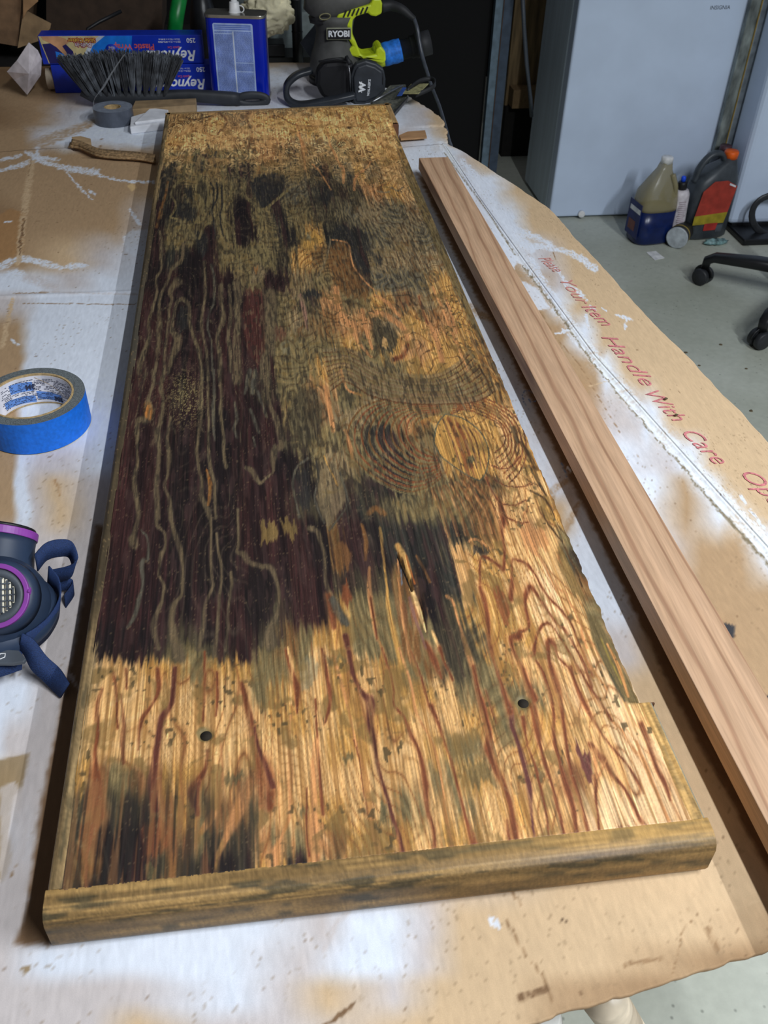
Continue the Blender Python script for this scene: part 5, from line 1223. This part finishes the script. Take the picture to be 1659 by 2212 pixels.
S = MB(); S.sweep(crv([Yp(894, 40, ys-.02), Yp(901, 62, ys-.035), Yp(906, 92, ys-.045), Yp(913, 125, ys-.06), Yp(923, 158, ys-.09), Yp(933, 190, ys-.13), Yp(948, 228, ys-.20), Yp(960, 268, ys-.28), Yp(969, 302, ys-.36), Yp(978, 340, ys-.40), Yp(975, 420, ys-.38)]), .0042, 10); S.build('power_cord', mat('grey_cord', (66, 70, 78), .35), sd)
# ------------------------------------------------------------------ ear muffs
ym = 1.775; em = thing('ear_muffs', 'black electronic ear muffs with white logo behind the board', 'ear muffs', Yp(730, 220, ym)[:2]+(zt(T0)-.0042,))
cup = [(764, 146), (770, 138), (790, 131), (812, 138), (829, 150), (833, 172), (832, 198), (818, 212), (790, 224), (766, 224), (760, 200), (758, 165)]
m_cup = mat('charcoal_shell', (50, 54, 60), .5, bump=.04); S = MB(); z0b = zt(T0)-.0042
cw = [(lambda q: (q[0], max(q[2], z0b)))(Yp(a, b, ym-.02)) for a, b in cup]; S.prism(cw, 0, .020, frame((0, ym, 0), (1, 0, 0), (0, 0, 1)))
cxm = sum(p[0] for p in cw)/len(cw); czm = sum(p[1] for p in cw)/len(cw); S.prism([(cxm+(p[0]-cxm)*.86, czm+(p[1]-czm)*.86) for p in cw], .020, .026, frame((0, ym, 0), (1, 0, 0), (0, 0, 1))); S.build('outer_shell', m_cup, em, bevel=.004)
S = MB(); cu2 = [(684, 150), (700, 132), (740, 128), (764, 134), (766, 222), (720, 222), (694, 206), (682, 180)]
S.prism([(lambda q: (q[0], max(q[2], z0b)))(Yp(a, b, ym+.01)) for a, b in cu2], 0, .040, frame((0, ym+.035, 0), (1, 0, 0), (0, 0, 1))); S.build('ear_cushion', mat('black_cushion', (18, 18, 22), .7, scale=14, amt=.3, bump=.6, bd=.004), em, bevel=.008)
S = MB(); S.sweep(crv([Yp(765, 205, ym-.03), Yp(735, 212, ym-.035), Yp(690, 221, ym-.035), Yp(645, 226, ym-.03), Yp(622, 212, ym-.01), Yp(620, 185, ym+.01), Yp(640, 163, ym+.03), Yp(672, 152, ym+.04)]), [(.0065, .0135)]*43, 14, prof=.6, up=(0, -1, 0)); S.build('headband', mat('black_headband', (44, 48, 54), .35, bump=.04), em)
S = MB(); S.sweep([Yp(752, 134, ym-.02), Yp(756, 160, ym-.024), Yp(757, 200, ym-.026)], .0012, 8); S.build('wire_yoke', m_steel, em)
S = MB(); S.sweep([Yp(688, 133, ym-.01), Yp(728, 127, ym-.012), Yp(756, 130, ym-.012)], .002, 8); S.sweep([Yp(748, 122, ym-.02), Yp(756, 138, ym-.03)], .004, 10); S.build('top_clip', m_blk2, em)
S = MB(); p = Yp(827, 170, ym-.026); S.box((p[0], p[1]-.001, p[2]), (.0012, .001, .022)); S.build('shell_slot', m_black, em)
p = Yp(797, 189, ym-.027); text('logo_lettering', "WALKER'S", .0072, frame((p[0], p[1]-.0012, p[2]), (.08, 0, 1), (-1, 0, .08)), m_wp, em, bold=.0002)
p = Yp(783, 188, ym-.027); text('logo_emblem', 'W', .0185, frame((p[0], p[1]-.0012, p[2]), (.08, 0, 1), (-1, 0, .08)), m_wp, em, bold=.0009)
S = MB(); S.sweep([(p[0]-.0085*math.cos(a)*.8+.001, p[1]-.0012, p[2]+.0115*math.sin(a)) for a in np.linspace(-1.2, 1.2, 14)], .0007, 6, up=(0, 1, 0)); S.build('logo_arc', m_wp, em)
# ------------------------------------------------------------------ dusty sanding holder
yh = 1.70; hs = thing('hand_sander', 'dusty black hand sander with a strap loop behind the right corner of the board', 'sanding tool', A(860, 225, T0-.004))
m_dust = mat('dusty_black', (62, 64, 62), .7, amt=.5, scale=120, bump=.5, c2=(112, 112, 100))
def plate3(name, pts, th, m, par, bev=.0008):
    P = [Vector(p) for p in pts]; nn = (P[1]-P[0]).cross(P[2]-P[0]).normalized(); n = len(P)
    if nn.z < 0: nn = -nn
    S = MB(); S.add([tuple(p) for p in P]+[tuple(p-nn*th) for p in P], [tuple(range(n)), tuple(range(2*n-1, n-1, -1))]+[(i, n+i, n+(i+1) % n, (i+1) % n) for i in range(n)]); return S.build(name, m, par, bevel=bev)
plate3('backing_plate', [A(800, 222, -.030), A(843, 184, -.028), A(876, 182, -.022), A(880, 206, -.020), A(846, 248, -.034)], .004, m_dust, hs)
S = MB(); S.sweep([A(806, 219, -.024), A(835, 203, -.020), A(869, 185, -.014)], .0022, 10); S.build('metal_edge', m_steel, hs)
plate3('side_wall', [A(846, 246, -.026), A(880, 208, -.014), A(876, 218, -.036), A(850, 250, -.038)], .003, m_black, hs)
S = MB(); ribbon(S, [A(880, 196, -.012), A(905, 176, -.004), A(930, 170, -.002), A(940, 178, -.002), A(932, 190, -.006), A(898, 206, -.014)], (0, .3, 1), .009, .003); S.build('strap_loop', m_blk2, hs)
plate3('abrasive_strip', [A(868, 202, -.014), A(888, 181, -.012), A(926, 180, -.006), A(904, 202, -.008)], .0015, mat('yellowed_abrasive', (150, 146, 104), .85, amt=.2, scale=150), hs)
plate3('blue_tab', [A(857, 207, -.016), A(870, 188, -.013), A(878, 189, -.012), A(868, 206, -.014)], .0012, mat('blue_tab', (50, 84, 160), .6), hs)
# small torn flap by the far right corner
S = MB(); S.prism([(p[0], p[1]) for p in (A(862, 296), A(880, 288), A(918, 285), A(922, 300), A(866, 304))], zt(T0)+.0004, zt(T0)+.0035); o = S.build('cardboard_scrap', m_cardp); tag(o, 'small brown cardboard tear by the far right corner of the board', 'cardboard')
# ------------------------------------------------------------------ background left: boxes, rack
bx_ = thing('open_carton', 'brown open carton with a drooping flap at the top left corner', 'box', (-.42, 2.30, zt(T0)))
def bigplate(name, pxs, y, th, m, par): 
    S = MB(); S.prism([(lambda q: (q[0], q[2]))(Yp(a, b, y)) for a, b in pxs], 0, th, frame((0, y+th, 0), (1, 0, 0), (0, 0, 1))); return S.build(name, m, par)
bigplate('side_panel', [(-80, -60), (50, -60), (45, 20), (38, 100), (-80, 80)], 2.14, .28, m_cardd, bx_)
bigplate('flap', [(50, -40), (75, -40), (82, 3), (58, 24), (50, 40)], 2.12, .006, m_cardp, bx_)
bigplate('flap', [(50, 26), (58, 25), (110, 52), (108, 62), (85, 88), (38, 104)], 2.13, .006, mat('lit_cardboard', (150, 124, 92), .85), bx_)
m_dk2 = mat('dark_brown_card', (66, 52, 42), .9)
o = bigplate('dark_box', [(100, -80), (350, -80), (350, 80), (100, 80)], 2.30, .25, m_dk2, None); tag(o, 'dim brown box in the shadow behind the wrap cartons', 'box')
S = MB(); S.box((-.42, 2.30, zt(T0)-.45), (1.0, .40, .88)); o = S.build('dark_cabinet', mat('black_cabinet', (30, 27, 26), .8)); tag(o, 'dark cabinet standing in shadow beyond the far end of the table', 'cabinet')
q = Yp(150, 84, 2.0); S = MB(); S.sweep([(q[0], 2.0, zt(T0)-.004), Yp(190, 62, 2.02), Yp(215, 47, 2.03), Yp(262, 24, 2.05)], .004, 8); o = S.build('black_rod', m_black); tag(o, 'thin black rod resting against the dim brown box', 'rod')
S = MB(); S.sweep([Yp(376, 78, 2.0), Yp(382, 30, 2.02), Yp(398, -60, 2.05)], .0165, 20); o = S.build('green_pole', mat('green_gloss', (10, 120, 52), .35)); tag(o, 'glossy green pole standing behind the wrap cartons', 'pole')
S = MB(); c = Yp(427, 30, 2.13); blob(S, (c[0]+.012, c[1]-.01, zt(T0)+.055), (.032, .045, .098)); o = S.build('black_bag', mat('black_film', (30, 31, 34), .35, amt=.4, scale=12, bump=.6, bd=.005)); tag(o, 'bulging black bag between the green pole and the blue can', 'bag')
rk = thing('wire_rack', 'black metal shelving post and shelves behind the sander', 'shelving', (Yp(647, 100, 2.12)[0], 2.12, 0)); px0 = Yp(643, 100, 2.12)[0]
S = MB(); S.sweep([(px0, 2.12, 0), (px0, 2.12, 2.2)], .0125, 20); S.build('post', mat('rack_black', (30, 32, 36), .35, .3), rk)
S = MB()
for k in range(30): S.lathe([(.0133, 0), (.0133, .0022)], 16, Matrix.Translation((px0, 2.12, .05+k*.0254*2.7)))
S.build('post_groove', m_black, rk, kind='stuff')
S = MB(); S.box((px0-.02, 2.31, zt(-.052)), (.24, .34, .012)); S.build('shelf', m_black, rk)
m_gpan = mat('grey_green_box', (112, 122, 122), .6); S = MB(); pz = Yp(620, 60, 2.2)[2]
S.box((px0-.02, 2.34, zt(-.046)+.040), (.24, .22, .080)); o = S.build('grey_storage_box', m_gpan); tag(o, 'grey storage box on the black rack behind the rack post', 'box')
S = MB(); S.box((px0-.08, 2.17, zt(-.046)+.0155), (.10, .06, .028), b=.003); o = S.build('black_case', m_black); tag(o, 'small black case on the rack shelf beside the blue can', 'case')
S = MB(); S.box((px0+.045, 2.10, zt(-.046)+.05), (.010, .012, .12)); o = S.build('pale_batten', mat('pale_batten', (168, 166, 160), .7)); tag(o, 'thin pale batten between rack post and sander', 'wood strip')
gb = plate3('grey_tilted_panel', [Yp(648, 92, 2.04), Yp(690, 40, 2.04), Yp(700, 140, 2.04), Yp(676, 132, 2.04)], .004, m_gry, None); gb.name = 'grey_tilted_panel'; tag(gb, 'dark grey angular bracket left of the sander', 'bracket')
S = MB(); c = Yp(580, 28, 2.08); blob(S, (c[0], c[1], c[2]-.002), (.058, .04, .046), 80, 50, f=lambda p: p*(1+.9*(abs(float(fb(np.array([p.x*3.2+9]), np.array([p.z*3.2+p.y*2+9]), 77, 3)[0])-.5))-.1)); o = S.build('crumpled_cloth', mat('ivory_cloth', (222, 214, 180), .8, amt=.12, scale=14, bump=.8, bd=.006)); tag(o, 'crumpled ivory cloth on the rack behind the blue can', 'cloth')
# ------------------------------------------------------------------ right background
S = MB(); yf = 3.05; pc = Yp(1077, 100, yf); S.box((pc[0]-.012, yf, 1.1), (.030, .03, 2.2)); o1 = pc
post = thing('steel_door_track', 'rusty grey steel track standing beside the dark doorway', 'track', (pc[0], yf, 0)); S.build('flange', mat('track_light', (98, 116, 130), .5, .3), post)
S = MB(); S.box((pc[0]+.016, yf-.012, 1.1), (.030, .02, 2.2)); S.build('web', mat('track_dark', (62, 74, 90), .5, .3), post)
S = MB(); S.box((pc[0]+.002, yf-.017, 1.1), (.006, .006, 2.2)); S.build('rust_line', mat('rust', (92, 70, 56), .8), post)
S = MB(); S.sweep([Yp(1128, -30, 2.97), Yp(1132, 60, 2.97), Yp(1138, 140, 2.97), Yp(1146, 215, 2.97), Yp(1148, 250, 3.04)], .007, 10); o = S.build('flexible_conduit', mat('conduit_grey', (70, 76, 84), .5, .2, scale=600, stretch=(.01, .01, 1), bump=.8)); tag(o, 'grey corrugated conduit hanging before the plywood strip', 'cable')
fx0, fx1, fy = 1.222, 1.884, 2.87; fr_ = thing('upright_freezer', 'tall white freezer with side shaded grey, scratches and a small name mark', 'freezer', ((fx0+fx1)/2, 3.15, 0))
S = MB(); S.box(((fx0+fx1)/2, fy+.055+.155, .94), (fx1-fx0, .31, 1.86), b=.006); S.build('cabinet', m_fside, fr_)
S = MB(); S.box(((fx0+fx1)/2, fy+.026, .93), (fx1-fx0, .052, 1.845), b=.008); dr_ = S.build('door', m_fridge, fr_)
S = MB(); q = ony(1255, 461, fy); S.lathe([(.0125, 0), (.0125, .010), (.010, .012)], 24, frame((q[0], fy, q[2]), (1, 0, 0), (0, 0, 1))); S.build('hinge_cap', m_white, fr_)
q = (np.array(Yp(1528, 19, fy))+np.array(Yp(1583, 14, fy)))/2; text('name_lettering', 'INSIGNIA', .0165, frame((q[0], fy-.0006, q[2]), (1, 0, .02), (0, 0, 1)), mat('name_ink', (84, 92, 104), .5), dr_)
# metal channel between the appliances
gx = Yp(1540, 300, 2.86)[0]; ch = thing('metal_door_rail', 'mottled galvanised rail standing between the two white appliances', 'rail', (1.92, 2.84, 0))
S = MB(); S.box((gx+.024, 2.852, 1.1), (.034, .02, 2.2)); S.build('galvanised_face', mat('galvanised', (118, 124, 120), .5, .35, amt=.35, scale=35, stretch=(1, 1, .4)), ch)
S = MB(); S.box((gx+.058, 2.850, 1.1), (.026, .02, 2.2)); S.build('pale_face', mat('rail_pale', (150, 160, 168), .45, .2), ch)
S = MB(); S.box((gx+.043, 2.840, 1.1), (.004, .004, 2.2)); S.build('brass_line', mat('brass_line', (140, 118, 60), .5), ch)
ax = ony(1563, 500, 2.70)[0]; ap = thing('white_appliance_panel', 'large white appliance panel cut off by the right edge', 'panel', (ax+.35, 2.76, 0))
S = MB(); S.box((ax+.36, 2.70+.065, .97), (.70, .13, 1.88), b=.02); S.build('panel_body', m_fridge, ap)
S = MB(); S.box((ax+.36, 2.765, .015), (.66, .11, .03)); S.build('plinth', m_black, ap)
# ------------------------------------------------------------------ jugs and cans on the floor
def loft(MBo, secs, n=32, M=None, e=.6):
    """secs: (cx, cy, z, rx, ry) superellipse sections"""
    V = []; Fc = []
    for (cx, cy, z, rx, ry) in secs:
        for k in range(n):
            a = 2*math.pi*k/n; x = math.copysign(abs(math.cos(a))**e, math.cos(a))*rx; y = math.copysign(abs(math.sin(a))**e, math.sin(a))*ry; p = Vector((cx+x, cy+y, z)); V.append(M @ p if M is not None else p)
    m = len(secs)
    for j in range(m-1):
        for k in range(n): Fc.append((j*n+k, j*n+(k+1) % n, (j+1)*n+(k+1) % n, (j+1)*n+k))
    Fc += [tuple(range(n-1, -1, -1)), tuple((m-1)*n+k for k in range(n))]; return MBo.add(V, Fc, True)
jp = Yp(1398, 530, 2.66); J = thing('washer_fluid_jug', 'clear yellowed jug with blue fluid and white cap in front of the freezer', 'jug', (jp[0]+.0, 2.67, 0), math.radians(8))
N = NT('yellowed_pet', .25, 0, .5); N.b.inputs['Base Color'].default_value = (*lin((160, 150, 112)), 1); N.b.inputs['Alpha'].default_value = .62; m_pet = N.m
m_fluid = mat('blue_fluid', (16, 34, 84), .25, amt=.1, bump=0)
S = MB(); loft(S, [(0, 0, .119, .072, .055), (0, 0, .13, .072, .055), (0, 0, .175, .066, .050), (.004, 0, .215, .045, .034), (.008, 0, .25, .024, .022), (.010, 0, .272, .018, .018)]); S.build('jug_body', m_pet, J)
S = MB(); loft(S, [(0, 0, .001, .064, .048), (0, 0, .010, .0722, .0552), (0, 0, .1185, .0722, .0552)]); S.build('blue_fluid', m_fluid, J)
S = MB(); S.sweep(crv([(.045, -.035, .165), (.040, -.040, .20), (.026, -.028, .24)]), .009, 10); S.build('handle', m_pet, J)
S = MB(); S.lathe([(.020, 0), (.020, .018), (.017, .021)], 20, Matrix.Translation((.010, 0, .270))); S.build('screw_cap', m_white, J)
S = MB(); S.box((-.0735, -.002, .085), (.001, .085, .12)); lb = S.build('jug_label', mat('jug_label', (34, 44, 104), .5), J)
S = MB(); S.box((-.0742, -.004, .118), (.001, .07, .016)); S.build('label_band', m_wp, lb); S = MB(); S.box((-.0742, .004, .062), (.001, .045, .035)); S.build('label_picture', mat('label_red', (120, 70, 64), .5), lb)
op = Yp(1505, 525, 2.68); O = thing('motor_oil_jug', 'large grey oil jug with orange cap and red and yellow label', 'jug', (op[0]+.012, 2.70, 0), math.radians(8))
m_oil = mat('grey_hdpe', (64, 70, 76), .4, amt=.1, bump=.05)
S = MB(); loft(S, [(0, 0, .002, .078, .048), (0, 0, .010, .085, .055), (0, 0, .16, .085, .055), (.004, 0, .205, .078, .050), (.018, 0, .235, .056, .040), (.040, 0, .258, .028, .026), (.046, 0, .272, .020, .020)]); S.build('jug_body', m_oil, O)
S = MB(); S.sweep(crv([(.030, 0, .255), (.004, 0, .285), (-.034, 0, .282), (-.064, 0, .245), (-.076, 0, .195)]), [(.014, .010)]*25, 14); S.build('handle', m_oil, O)
S = MB(); S.lathe([(.0235, 0), (.0245, .020), (.021, .025)], 24, Matrix.Translation((.046, 0, .268))); S.build('screw_cap', mat('orange_plastic', (226, 96, 24), .45), O)
Mo = frame((0, -.0562, 0), (1, 0, 0), (0, 0, 1)); S = MB(); S.prism([(-.078, .085), (.048, .085), (.062, .19), (.020, .212), (-.030, .212), (-.066, .18)], 0, .0005, Mo); lb = S.build('oil_label', mat('label_scarlet', (166, 60, 48), .5, amt=.1), O)
S = MB(); S.prism([(-.078, .062), (.044, .062), (.050, .100), (-.078, .094)], 0, .0008, Mo); S.build('yellow_panel', mat('label_yellow', (158, 142, 40), .5), lb)
S = MB(); S.prism([(-.030, .038), (.018, .038), (.022, .064), (-.030, .064)], 0, .0009, Mo); S.build('red_panel', mat('label_red2', (170, 50, 44), .5), lb)
S = MB(); S.prism([(.018, .030), (.042, .030), (.044, .056), (.020, .056)], 0, .0009, Mo); S.build('barcode', m_gry, lb); S = MB(); S.prism([(.030, .196), (.056, .186), (.056, .192), (.030, .203)], 0, .0008, Mo); S.build('white_tab', m_wp, lb)
o2 = thing('black_jug', 'second dark jug standing behind the orange-capped oil jug', 'jug', (op[0]+.078, 2.795, 0)); S = MB(); loft(S, [(0, 0, .002, .040, .032), (0, 0, .19, .042, .034), (0, 0, .235, .035, .03), (0, 0, .262, .018, .018)]); S.build('jug_body', mat('black_hdpe', (34, 37, 42), .4), o2)
S = MB(); S.lathe([(.021, 0), (.020, .018)], 20, Matrix.Translation((0, 0, .262))); S.build('screw_cap', mat('maroon_cap', (78, 52, 60), .5), o2)
tp = Yp(1448, 522, 2.66); SP = thing('spray_can', 'white spray can with blue nozzle between the two jugs', 'spray can', (tp[0]+.012, 2.665, 0)); SP.rotation_euler = (0, math.radians(-4), 0)
S = MB(); S.lathe([(.028, .03), (.029, .034), (.029, .165), (.024, .178), (.016, .182)], 28); S.build('can_body', mat('spray_white', (206, 200, 206), .4), SP)
S = MB(); S.lathe([(.031, 0), (.031, .030), (.029, .032)], 28); S.build('base_cup', m_gry, SP)
S = MB(); S.lathe([(.016, .182), (.016, .205), (.012, .208)], 20); S.build('collar', m_black, SP); S = MB(); S.lathe([(.008, .208), (.008, .222), (.005, .226)], 16); S.build('nozzle', mat('blue_nozzle', (30, 80, 230), .3), SP)
S = MB()
for k in range(14): S.box((-.001, -.0293, .055+k*.007), (.030*random.uniform(.6, 1), .0006, .0022))
S.build('label_print', mat('pink_grey_print', (158, 140, 150), .5), SP, kind='stuff'); S = MB(); S.box((.008, -.0294, .044), (.014, .0006, .012)); S.build('barcode', m_gry, SP)
tn = Yp(1492, 516, 2.56); TN = thing('tipped_tin', 'small black tin lying on its side before the oil jug', 'tin', (tn[0]-.012, tn[1]+.03, 0))
Mt = frame((0, .03, .038), Vector((0, 0, 1)), Vector((-.62, -.78, 0)).cross(Vector((0, 0, 1)))); ax_ = (Mt.to_3x3() @ Vector((0, 0, 1))); sg = -1 if ax_.y > 0 else 1
S = MB(); S.lathe([(.035, -.035*sg), (.036, .035*sg)], 32, Mt); S.build('tin_body', mat('tin_black', (44, 46, 46), .5, amt=.2), TN); S = MB(); S.lathe([(.0375, .034*sg), (.0375, .039*sg), (.034, .0395*sg)], 32, Mt); S.build('tin_lid', mat('tin_end', (178, 186, 192), .4), TN); S = MB(); S.lathe([(.0363, .004), (.0363, .012)], 32, Mt); S.build('gold_stripe', mat('gold_print', (142, 124, 60), .5), TN)
pp_ = [A(1396, 546, -ZT), A(1416, 543, -ZT), A(1435, 558, -ZT), A(1414, 563, -ZT)]; S = MB(); S.prism([(p[0], p[1]) for p in pp_], .0005, .0022); o = S.build('paper_slip', m_white); tag(o, 'white paper slip on the floor before the blue jug', 'paper')
S = MB(); p = A(1545, 528, -ZT); blob(S, (p[0], p[1], .010), (.045, .016, .010), 18, 10, f=lambda q: q*(1+.5*(random.random()-.5))); o = S.build('crumpled_wrapper', mat('teal_wrapper', (110, 140, 142), .4, amt=.4, scale=60)); tag(o, 'crumpled teal and white wrapper beside the tipped tin', 'wrapper')
# ------------------------------------------------------------------ office chair base
hub = (1.869, 2.12); CH = thing('office_chair', 'black office chair base on casters at the right edge', 'chair', (hub[0], hub[1], 0)); m_nyl = mat('black_nylon', (24, 25, 28), .4, bump=.04)
S = MB(); S.lathe([(.05, .085), (.052, .115), (.035, .14), (.028, .16), (.028, .36)], 28, Matrix.Translation((hub[0], hub[1], 0))); S.build('gas_column', m_nyl, CH)
a0 = math.atan2(2.323-2.12, 1.583-1.869)
for k in range(5):
    a = a0+k*2*math.pi/5; dx, dy = math.cos(a), math.sin(a); e = (hub[0]+dx*.34, hub[1]+dy*.34)
    S = MB(); S.sweep([(hub[0]+dx*.03, hub[1]+dy*.03, .115), (hub[0]+dx*.2, hub[1]+dy*.2, .108), (e[0]-dx*.015, e[1]-dy*.015, .096), (e[0]+dx*.006, e[1]+dy*.006, .082), (e[0]+dx*.008, e[1]+dy*.008, .055)], [(.030, .020), (.026, .018), (.020, .014), (.017, .014), (.013, .013)], 14, prof=.6); S.build('base_arm', m_nyl, CH)
    S = MB(); rot = a+1.2
    for sgn in (-1, 1):
        c = (e[0]+dx*.008+math.cos(rot)*.014*sgn, e[1]+dy*.008+math.sin(rot)*.014*sgn, .0275); M = frame(c, (0, 0, 1), Vector((0, 0, 1)).cross(Vector((math.cos(rot), math.sin(rot), 0)))*-1)
        S.lathe([(.024, -.010), (.0275, -.007), (.0275, .007), (.024, .010)], 26, M)
    cst = S.build('caster', mat('caster_tread', (40, 42, 46), .5, bump=.03) if k == 0 else bpy.data.materials['caster_tread'], CH)
    S = MB(); S.sweep([(e[0]+dx*.008-math.sin(rot)*.030*math.cos(b), e[1]+dy*.008+math.cos(rot)*.030*math.cos(b), .0275+.0315*math.sin(b)) for b in np.linspace(.1, 3.0, 10)], [(.006, .002)]*10, 8, up=(math.cos(rot), math.sin(rot), 0)); S.build('hood', m_nyl, cst)
lp = thing('looped_floor_stand', 'black flat base with a rising oval loop at the right edge', 'stand', A(1640, 515, -ZT)); yl = 2.60
S = MB(); q = A(1640, 515, -ZT); S.box((q[0]+.06, q[1]+.02, .012), (.30, .16, .022), b=.006); S.build('base_plate', m_nyl, lp)
S = MB(); S.sweep([(lambda p: (p[0], q[1], p[2]))(Yp(1672+48*math.cos(b), 466+44*math.sin(b), q[1])) for b in np.linspace(0, 6.283, 30, endpoint=False)], [(.012, .006)]*30, 12, up=(0, 1, 0), closed=True); S.build('oval_loop', mat('grey_black_loop', (44, 46, 50), .4), lp)
# ------------------------------------------------------------------ rolls under the near corner of the table
a = np.array(A(1300, 2150, -.09)); b = np.array(A(1480, 2420, -.62)); S = MB(); S.sweep([tuple(a), tuple(b)], .0155, 28); o = S.build('ivory_roll', mat('ivory_vinyl', (214, 200, 176), .35)); tag(o, 'ivory rolled tube leaning under the near right corner of the cardboard', 'roll')
a = np.array(A(1155, 2170, -.10)); b = np.array(A(1230, 2500, -.66)); S = MB(); S.sweep([tuple(a), tuple(b)], .017, 24); o = S.build('white_roll', mat('white_vinyl', (206, 206, 200), .4)); tag(o, 'white rolled tube left of the ivory tube under the table', 'roll')
# ------------------------------------------------------------------ crumbs
m_deb = mat('dry_leaf', (92, 80, 58), .9, amt=.3)
def flake(name, px, py, z, s, m, label, grp, cat='debris'):
    p = A(px, py, z); pts = [(s*random.uniform(.5, 1)*math.cos(t), s*random.uniform(.35, .8)*math.sin(t)) for t in np.linspace(0, 5.4, 6)]
    S = MB(); S.prism([(p[0]+a, p[1]+b) for a, b in pts], p[2]+.0002, p[2]+max(.0012, s*.25)); o = S.build(name, m); tag(o, label, cat, grp)
for px, py, s, lb_ in ((1622, 888, .008, 'largest leaf crumb on the floor, right of the red word Care'), (1649, 958, .006, 'leaf crumb on the floor nearest the viewer, at the right edge'), (1482, 762, .007, 'leaf crumb on the floor close beside the cardboard, right of the red word Handle'), (1510, 790, .006, 'leaf crumb on the floor midway between the cardboard and the near caster'), (1556, 745, .007, 'yellowish leaf crumb on the floor left of the near caster'), (1612, 797, .006, 'leaf crumb on the floor just below the near caster'), (1415, 715, .005, 'farthest leaf crumb on the floor, touching distance from the cardboard edge')): flake('leaf_crumb', px, py, -ZT, s, m_deb, lb_, 'leaf crumbs on the floor')
flake('wood_splinter', 1438, 862, T0+.003, .003, m_deb, 'thin brown splinter lying across the red word With', 'splinters on the flap'); flake('wood_splinter', 1460, 897, T0+.003, .003, m_deb, 'curled brown splinter between the red words With and Care', 'splinters on the flap')
for k in ('masking_tape_roll', 'duct_tape_roll', 'plastic_wrap_carton', 'plastic_wrap_carton.001', 'solvent_can', 'washer_fluid_jug', 'motor_oil_jug', 'black_jug', 'spray_can', 'tipped_tin'): LOCAL.add(k)
# ------------------------------------------------------------------ give every thing an origin at its base
for o in list(COL.objects):
    if o.parent or o.type not in ('MESH', 'EMPTY'): continue
    loc = o.location.copy()
    if o.type == 'EMPTY':
        if o.name in LOCAL: continue
        def down(c):
            for k in c.children:
                if k.type == 'MESH' and k.data.users == 1: k.data.transform(Matrix.Translation(-loc))
                down(k)
        down(o)
    elif loc.length < 1e-6 and o.get('kind') != 'structure':
        vs = np.array([v.co[:] for v in o.data.vertices]); c = Vector((vs[:, 0].mean(), vs[:, 1].mean(), vs[:, 2].min())); o.data.transform(Matrix.Translation(-c)); o.location = c
